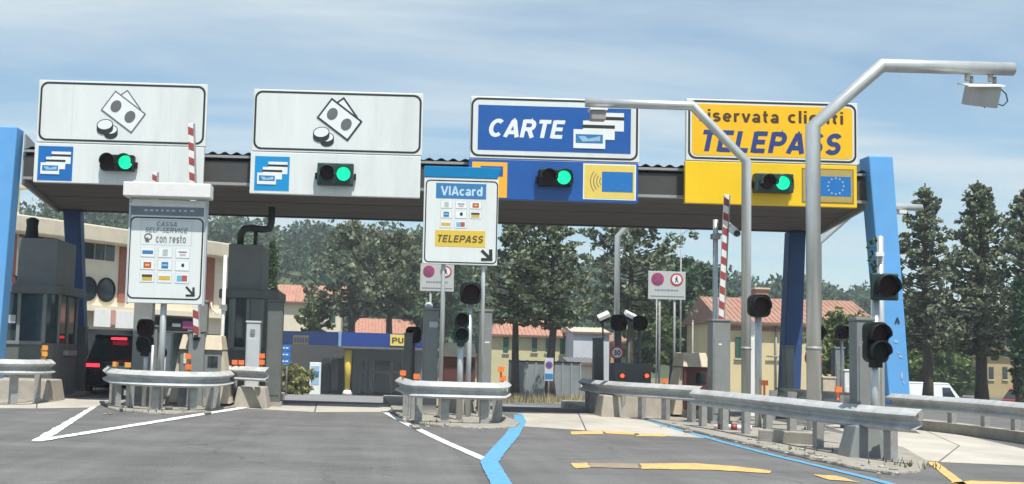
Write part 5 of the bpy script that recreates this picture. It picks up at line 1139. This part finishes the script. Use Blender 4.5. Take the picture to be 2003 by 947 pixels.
# panel fence under the trees
Yf = 62; fx0, fx1 = XP(996,Yf,740), XP(1135,Yf,740); g = zg(fx0,Yf)+.1; zt = ZP(1060,707,Yf)
t = thing('panel_fence', 'pale translucent panel fence behind the two trees', 'fence', ((fx0+fx1)/2, Yf, g))
fm = mat('fence_panel_grey', (.24,.27,.28), .5, var=.2, scale=1); n = 8; w = (fx1-fx0)/n
for i in range(n): MB().box(fx0+i*w+.05, fx0+(i+1)*w-.05, Yf, Yf+.03, g+.1, zt-.05).build('fence_panel', fm, t)
pm_ = MB().box(-.04,.04,-.04,.04,g,zt+.05).mesh('fence_post', galvd)
for i in range(n+1): inst(pm_, 'fence_post', t, (fx0+i*w, Yf, 0))
MB().box(fx0, fx1, Yf-.045, Yf-.02, zt-.05, zt+.02).build('top_rail', dark, t)
# dry grass bank below fence
mb = MB()
for k in range(2200):
    x = random.uniform(fx0-1.5, fx1+1.5); y = random.uniform(50,62); blades(mb, (x,y,zg(x,y)), 1, .45, .05)
tag(mb.build('dry_grass', mat('dry_grass', (.28,.24,.13), .9, var=.2, island=.4)), kind='stuff')

# ------------------------------------------------------------------ trees, shrubs, woods
def quads_mesh(name, C, S, material, parent=None, loc=None, up=.25):
    n = len(C); a = rng.normal(size=(n,3)); a[:,2] += 0; a /= np.linalg.norm(a,axis=1)[:,None]
    b = rng.normal(size=(n,3)); b -= a*(a*b).sum(1)[:,None]; b /= np.linalg.norm(b,axis=1)[:,None]
    s = np.asarray(S)[:,None]; a = a*s; b = b*s*.62
    V = np.stack([C-a, C+b*.9, C+a, C-b*.9], 1).reshape(-1,3)
    org = np.array(ORG[parent.name] if parent else (loc or (0,0,0))); V = V-org
    me = bpy.data.meshes.new(name); me.vertices.add(4*n); me.vertices.foreach_set('co', V.ravel().astype(np.float32))
    me.loops.add(4*n); me.loops.foreach_set('vertex_index', np.arange(4*n,dtype=np.int32)); me.polygons.add(n)
    me.polygons.foreach_set('loop_start', np.arange(0,4*n,4,dtype=np.int32)); me.polygons.foreach_set('loop_total', np.full(n,4,dtype=np.int32)); me.update(); me.validate()
    me.materials.append(material); o = bpy.data.objects.new(name, me); COL.objects.link(o)
    if parent: o.parent = parent
    else: o.location = org
    ORG[o.name] = Vector(org); return o
def tree(label, px, base_py, top_py, crown_py, hw, Y, leafmat, nclump=90, per=60, ls=.22, profile='cone', name='tree', trunk_r=.2, cs=.16, lean=0., group='trees around the toll plaza', hollow=.35):
    x = XP(px, Y, (base_py+crown_py)/2); g = zg(x, Y); zt = ZP(px, top_py, Y); zc = ZP(px, crown_py, Y); R = hw*Y/F; Hc = zt-zc
    t = thing(name, label, 'tree' if name != 'shrub' else 'shrub', (x, Y, g), group)
    Cs = []; mb = MB(); n = 8; pts = []; rad = []; zq = zc+Hc*.95
    def prof(h):
        if profile == 'cone': return (.34+.66*min(1,(1-h)*1.55))*min(1,h*3+.55)*(1 if h < .93 else .5)
        if profile == 'col': return math.sin(math.pi*min(1,.12+h*.88))**.5
        if profile == 'pyr': return max(.09, (1-h)**.56)*min(1,h*3+.55)
        return math.sqrt(max(0,1-(2*h-1)**2))*.9+.1
    for i in range(n+1):
        h = i/n; pts.append((x+lean*h+random.gauss(0,.05)*(0 < i), Y+random.gauss(0,.05)*(0 < i), g+(zq-g)*h)); rad.append(trunk_r*(1.25 if i == 0 else 1)*(1-.86*h))
    mb.tube(pts, rad, 8)
    for k in range(nclump):
        h = ((k+random.random())/nclump)**(1.1 if profile in ('cone','pyr') else 1.0); a = k*2.4+random.uniform(-.6,.6); ln = R*prof(h)*random.uniform(.55,1.2)
        hz = zc+Hc*h*.96; el = (.15+.75*h)*random.uniform(.5,1.2) if profile != 'dome' else (-.1+1.2*h)*random.uniform(.7,1.1)
        if profile == 'col': el = 1.1
        f = min(.999,max(.02,(hz-.05*Hc-g)/(zq-g))); i = int(f*n); u = f*n-i
        p0 = Vector(pts[i]).lerp(Vector(pts[i+1]), u); dr = Vector((math.cos(a)*math.cos(el), math.sin(a)*math.cos(el), math.sin(el)*.8)); p1 = p0+dr*ln
        rb = max(.012, trunk_r*.30*(1-.7*h)); pm = p0.lerp(p1,.5)+Vector((random.gauss(0,.05)*ln,random.gauss(0,.05)*ln,-.05*ln)); mb.tube([p0,pm,p1], [rb,rb*.6,rb*.2], 5, cap=False)
        fr = (.3,.52,.74,.92,1.06) if profile != 'col' else (.5,1.)
        for f_ in fr:
            if f_ < hollow*random.uniform(.7,1.2): continue
            sz = R*cs*random.uniform(.6,1.3)*(.6+.4*prof(h)); m_ = max(5,int(per*random.uniform(.5,1.4)*(.55+.45*prof(h))))
            c = np.array(p0.lerp(p1,f_))+rng.normal(size=3)*np.array([1,1,.7])*ln*.10
            d = rng.normal(size=(m_,3)); d /= np.linalg.norm(d,axis=1)[:,None]; d *= (rng.random(m_)**.45)[:,None]*sz*np.array([1,1,.7]); Cs.append(c+d)
    C = np.concatenate(Cs); S = ls*rng.uniform(.6,1.3,len(C))
    mb.build('trunk', bark, t); quads_mesh('crown', C, S, leafmat, t)
    return t
tree('grey-green tree rising highest above the blue office', 687, 650, 425, 610, 88, 96, leaf_grey, 56, 24, .22, 'cone', trunk_r=.42, cs=.155)
tree('broader grey-green tree right of the highest one above the blue office', 762, 655, 468, 604, 84, 100, leaf_olive, 60, 26, .23, 'dome', trunk_r=.4, cs=.17)
tree('grey-green tree with bare trunk left of the fence sign', 1008, 780, 400, 625, 80, 60, leaf_grey, 62, 24, .135, 'cone', trunk_r=.22, cs=.15)
tree('grey-green tree with bare trunk behind the no parking sign', 1078, 786, 395, 628, 82, 58, leaf_olive, 62, 24, .135, 'cone', trunk_r=.24, cs=.15)
tree('wide grey-green tree behind the thin bent pole', 1232, 780, 390, 622, 108, 64, leaf_grey, 66, 24, .145, 'dome', trunk_r=.25, cs=.125)
tree('tall spiky tree just right of the blue pylon', 1813, 768, 342, 668, 84, 55, leaf_grey, 112, 21, .12, 'pyr', trunk_r=.24, cs=.12)
tree('tallest spiky tree in front of the tan building', 1920, 772, 335, 678, 100, 56, leaf_olive, 128, 21, .125, 'pyr', trunk_r=.30, cs=.115)
tree('spiky tree cut by the right edge of the photo', 2016, 775, 352, 668, 90, 52, leaf_grey, 110, 21, .115, 'pyr', trunk_r=.30, cs=.12)
tree('dark green ivy-covered tree at the right edge of the photo', 2000, 775, 520, 770, 26, 50, leaf_dark, 80, 40, .11, 'col', trunk_r=.25, cs=.4, hollow=.0)
tree('slender green cypress beside the roof box of the second booth', 525, 720, 456, 655, 17, 66, leaf_cyp, 90, 40, .10, 'col', name='cypress', trunk_r=.12, cs=.4, hollow=.0)
tree('light green young tree in front of the cream house', 612, 690, 582, 655, 36, 97, leaf_light, 30, 26, .2, 'dome', trunk_r=.12, cs=.22)
tree('bright green bush before the ochre building', 1642, 775, 622, 745, 60, 58, leaf_light, 60, 30, .12, 'dome', name='shrub', trunk_r=.08, cs=.2, hollow=.2)
tree('large round bush behind the white van', 1830, 775, 676, 775, 80, 84, leaf_mid, 80, 40, .19, 'dome', name='shrub', trunk_r=.15, cs=.2, hollow=.1)
tree('yellow-green hedge bush before the blue office', 575, 770, 722, 768, 34, 80, leaf_yel, 40, 30, .14, 'dome', name='shrub', trunk_r=.06, cs=.25, hollow=.1)
tree('dark green round tree behind the card payment sign', 838, 660, 462, 650, 75, 122, leaf_dark, 75, 40, .28, 'dome', trunk_r=.3, cs=.22)
tree('dark green tree behind the prohibition board', 1315, 740, 505, 700, 62, 88, leaf_dark, 75, 40, .21, 'dome', trunk_r=.25, cs=.22, hollow=.1)
tree('dark green tree left of the ochre building', 1382, 740, 512, 700, 52, 92, leaf_dark, 70, 40, .22, 'dome', trunk_r=.25, cs=.22, hollow=.1)
tree('mid-green tree filling the gap behind the floodlights', 1268, 740, 560, 715, 48, 84, leaf_mid, 60, 40, .2, 'dome', trunk_r=.2, cs=.22, hollow=.1)
tree('dark bush between the two spiky trees', 1872, 775, 640, 770, 44, 96, leaf_dark, 50, 40, .24, 'dome', name='shrub', trunk_r=.15, cs=.25, hollow=.1)

# hills with woods
RID = [(-900,470),(-300,440),(0,425),(160,424),(240,421),(330,440),(400,456),(480,458),(540,468),(640,476),(700,470),(760,472),(830,492),(900,525),(1000,540),(1150,545),(1280,540),(1350,548),(1400,560),(1460,574),(1540,570),(1600,578),(1700,592),(1800,606),(2003,640),(2300,670),(2900,690)]
rx = np.array([a for a,_ in RID]); ry = np.array([b for _,b in RID]); YR = 250.
def hill_h(X, Y):
    px = CXP + F*X/max(Y,1)*.9995
    py = float(np.interp(px, rx, ry)); hor = 690+(px-CXP)*.0288
    top = max(.5, (hor-py)/F*YR+CAMZ - 4.0)
    s = sst(125, YR, Y) if Y <= YR else 1-.5*sst(YR, 420, Y)
    return zg(X, 120) + (top - zg(X,120))*s - 1.2*(1-sst(125,140,Y))
hx = np.arange(-260, 281, 10.); hy = list(np.arange(125, 256, 8.))+[270,300,340,420]
tag(grid('hill', list(hx), hy, hill_h, hillm), kind='structure')
CC = []; SS = []
for k in range(1150):
    Y = random.uniform(150, 256) if k > 330 else random.uniform(240, 256); px = random.uniform(-60, 2060); X = (px-CXP)/F*Y
    z = hill_h(X, Y); r = random.choice((1.6,2.4,3.2,4.6))*random.uniform(.8,1.2); n = int(26*r**1.35)+20
    if k > 330 and px > 1450 and random.random() < .35: continue
    d = rng.normal(size=(n,3)); d /= np.linalg.norm(d,axis=1)[:,None]; d *= (rng.random(n)**.35)[:,None]*np.array([r,r*.8,r*.85])
    d[:,2] += r*.75; CC.append(np.array([X,Y,z])+d); SS.append(rng.uniform(.28,.62,n)*(1.25 if r > 3 else 1))
wd = quads_mesh('woodland', np.concatenate(CC), np.concatenate(SS), woodm); tag(wd, kind='stuff')

# ------------------------------------------------------------------ air
hzm = bpy.data.materials.new('haze_air'); hzm.use_nodes = True; ht = hzm.node_tree; ht.nodes.clear()
ho = N(ht, 'ShaderNodeOutputMaterial'); hv = N(ht, 'ShaderNodeVolumePrincipled'); hv.inputs['Color'].default_value = (.86,.93,1,1); hv.inputs['Density'].default_value = .0007; hv.inputs['Anisotropy'].default_value = 0.
ht.links.new(hv.outputs[0], ho.inputs['Volume'])
tag(MB().box(-460, 460, -70, 510, -6, 42).build('haze', hzm), kind='stuff')
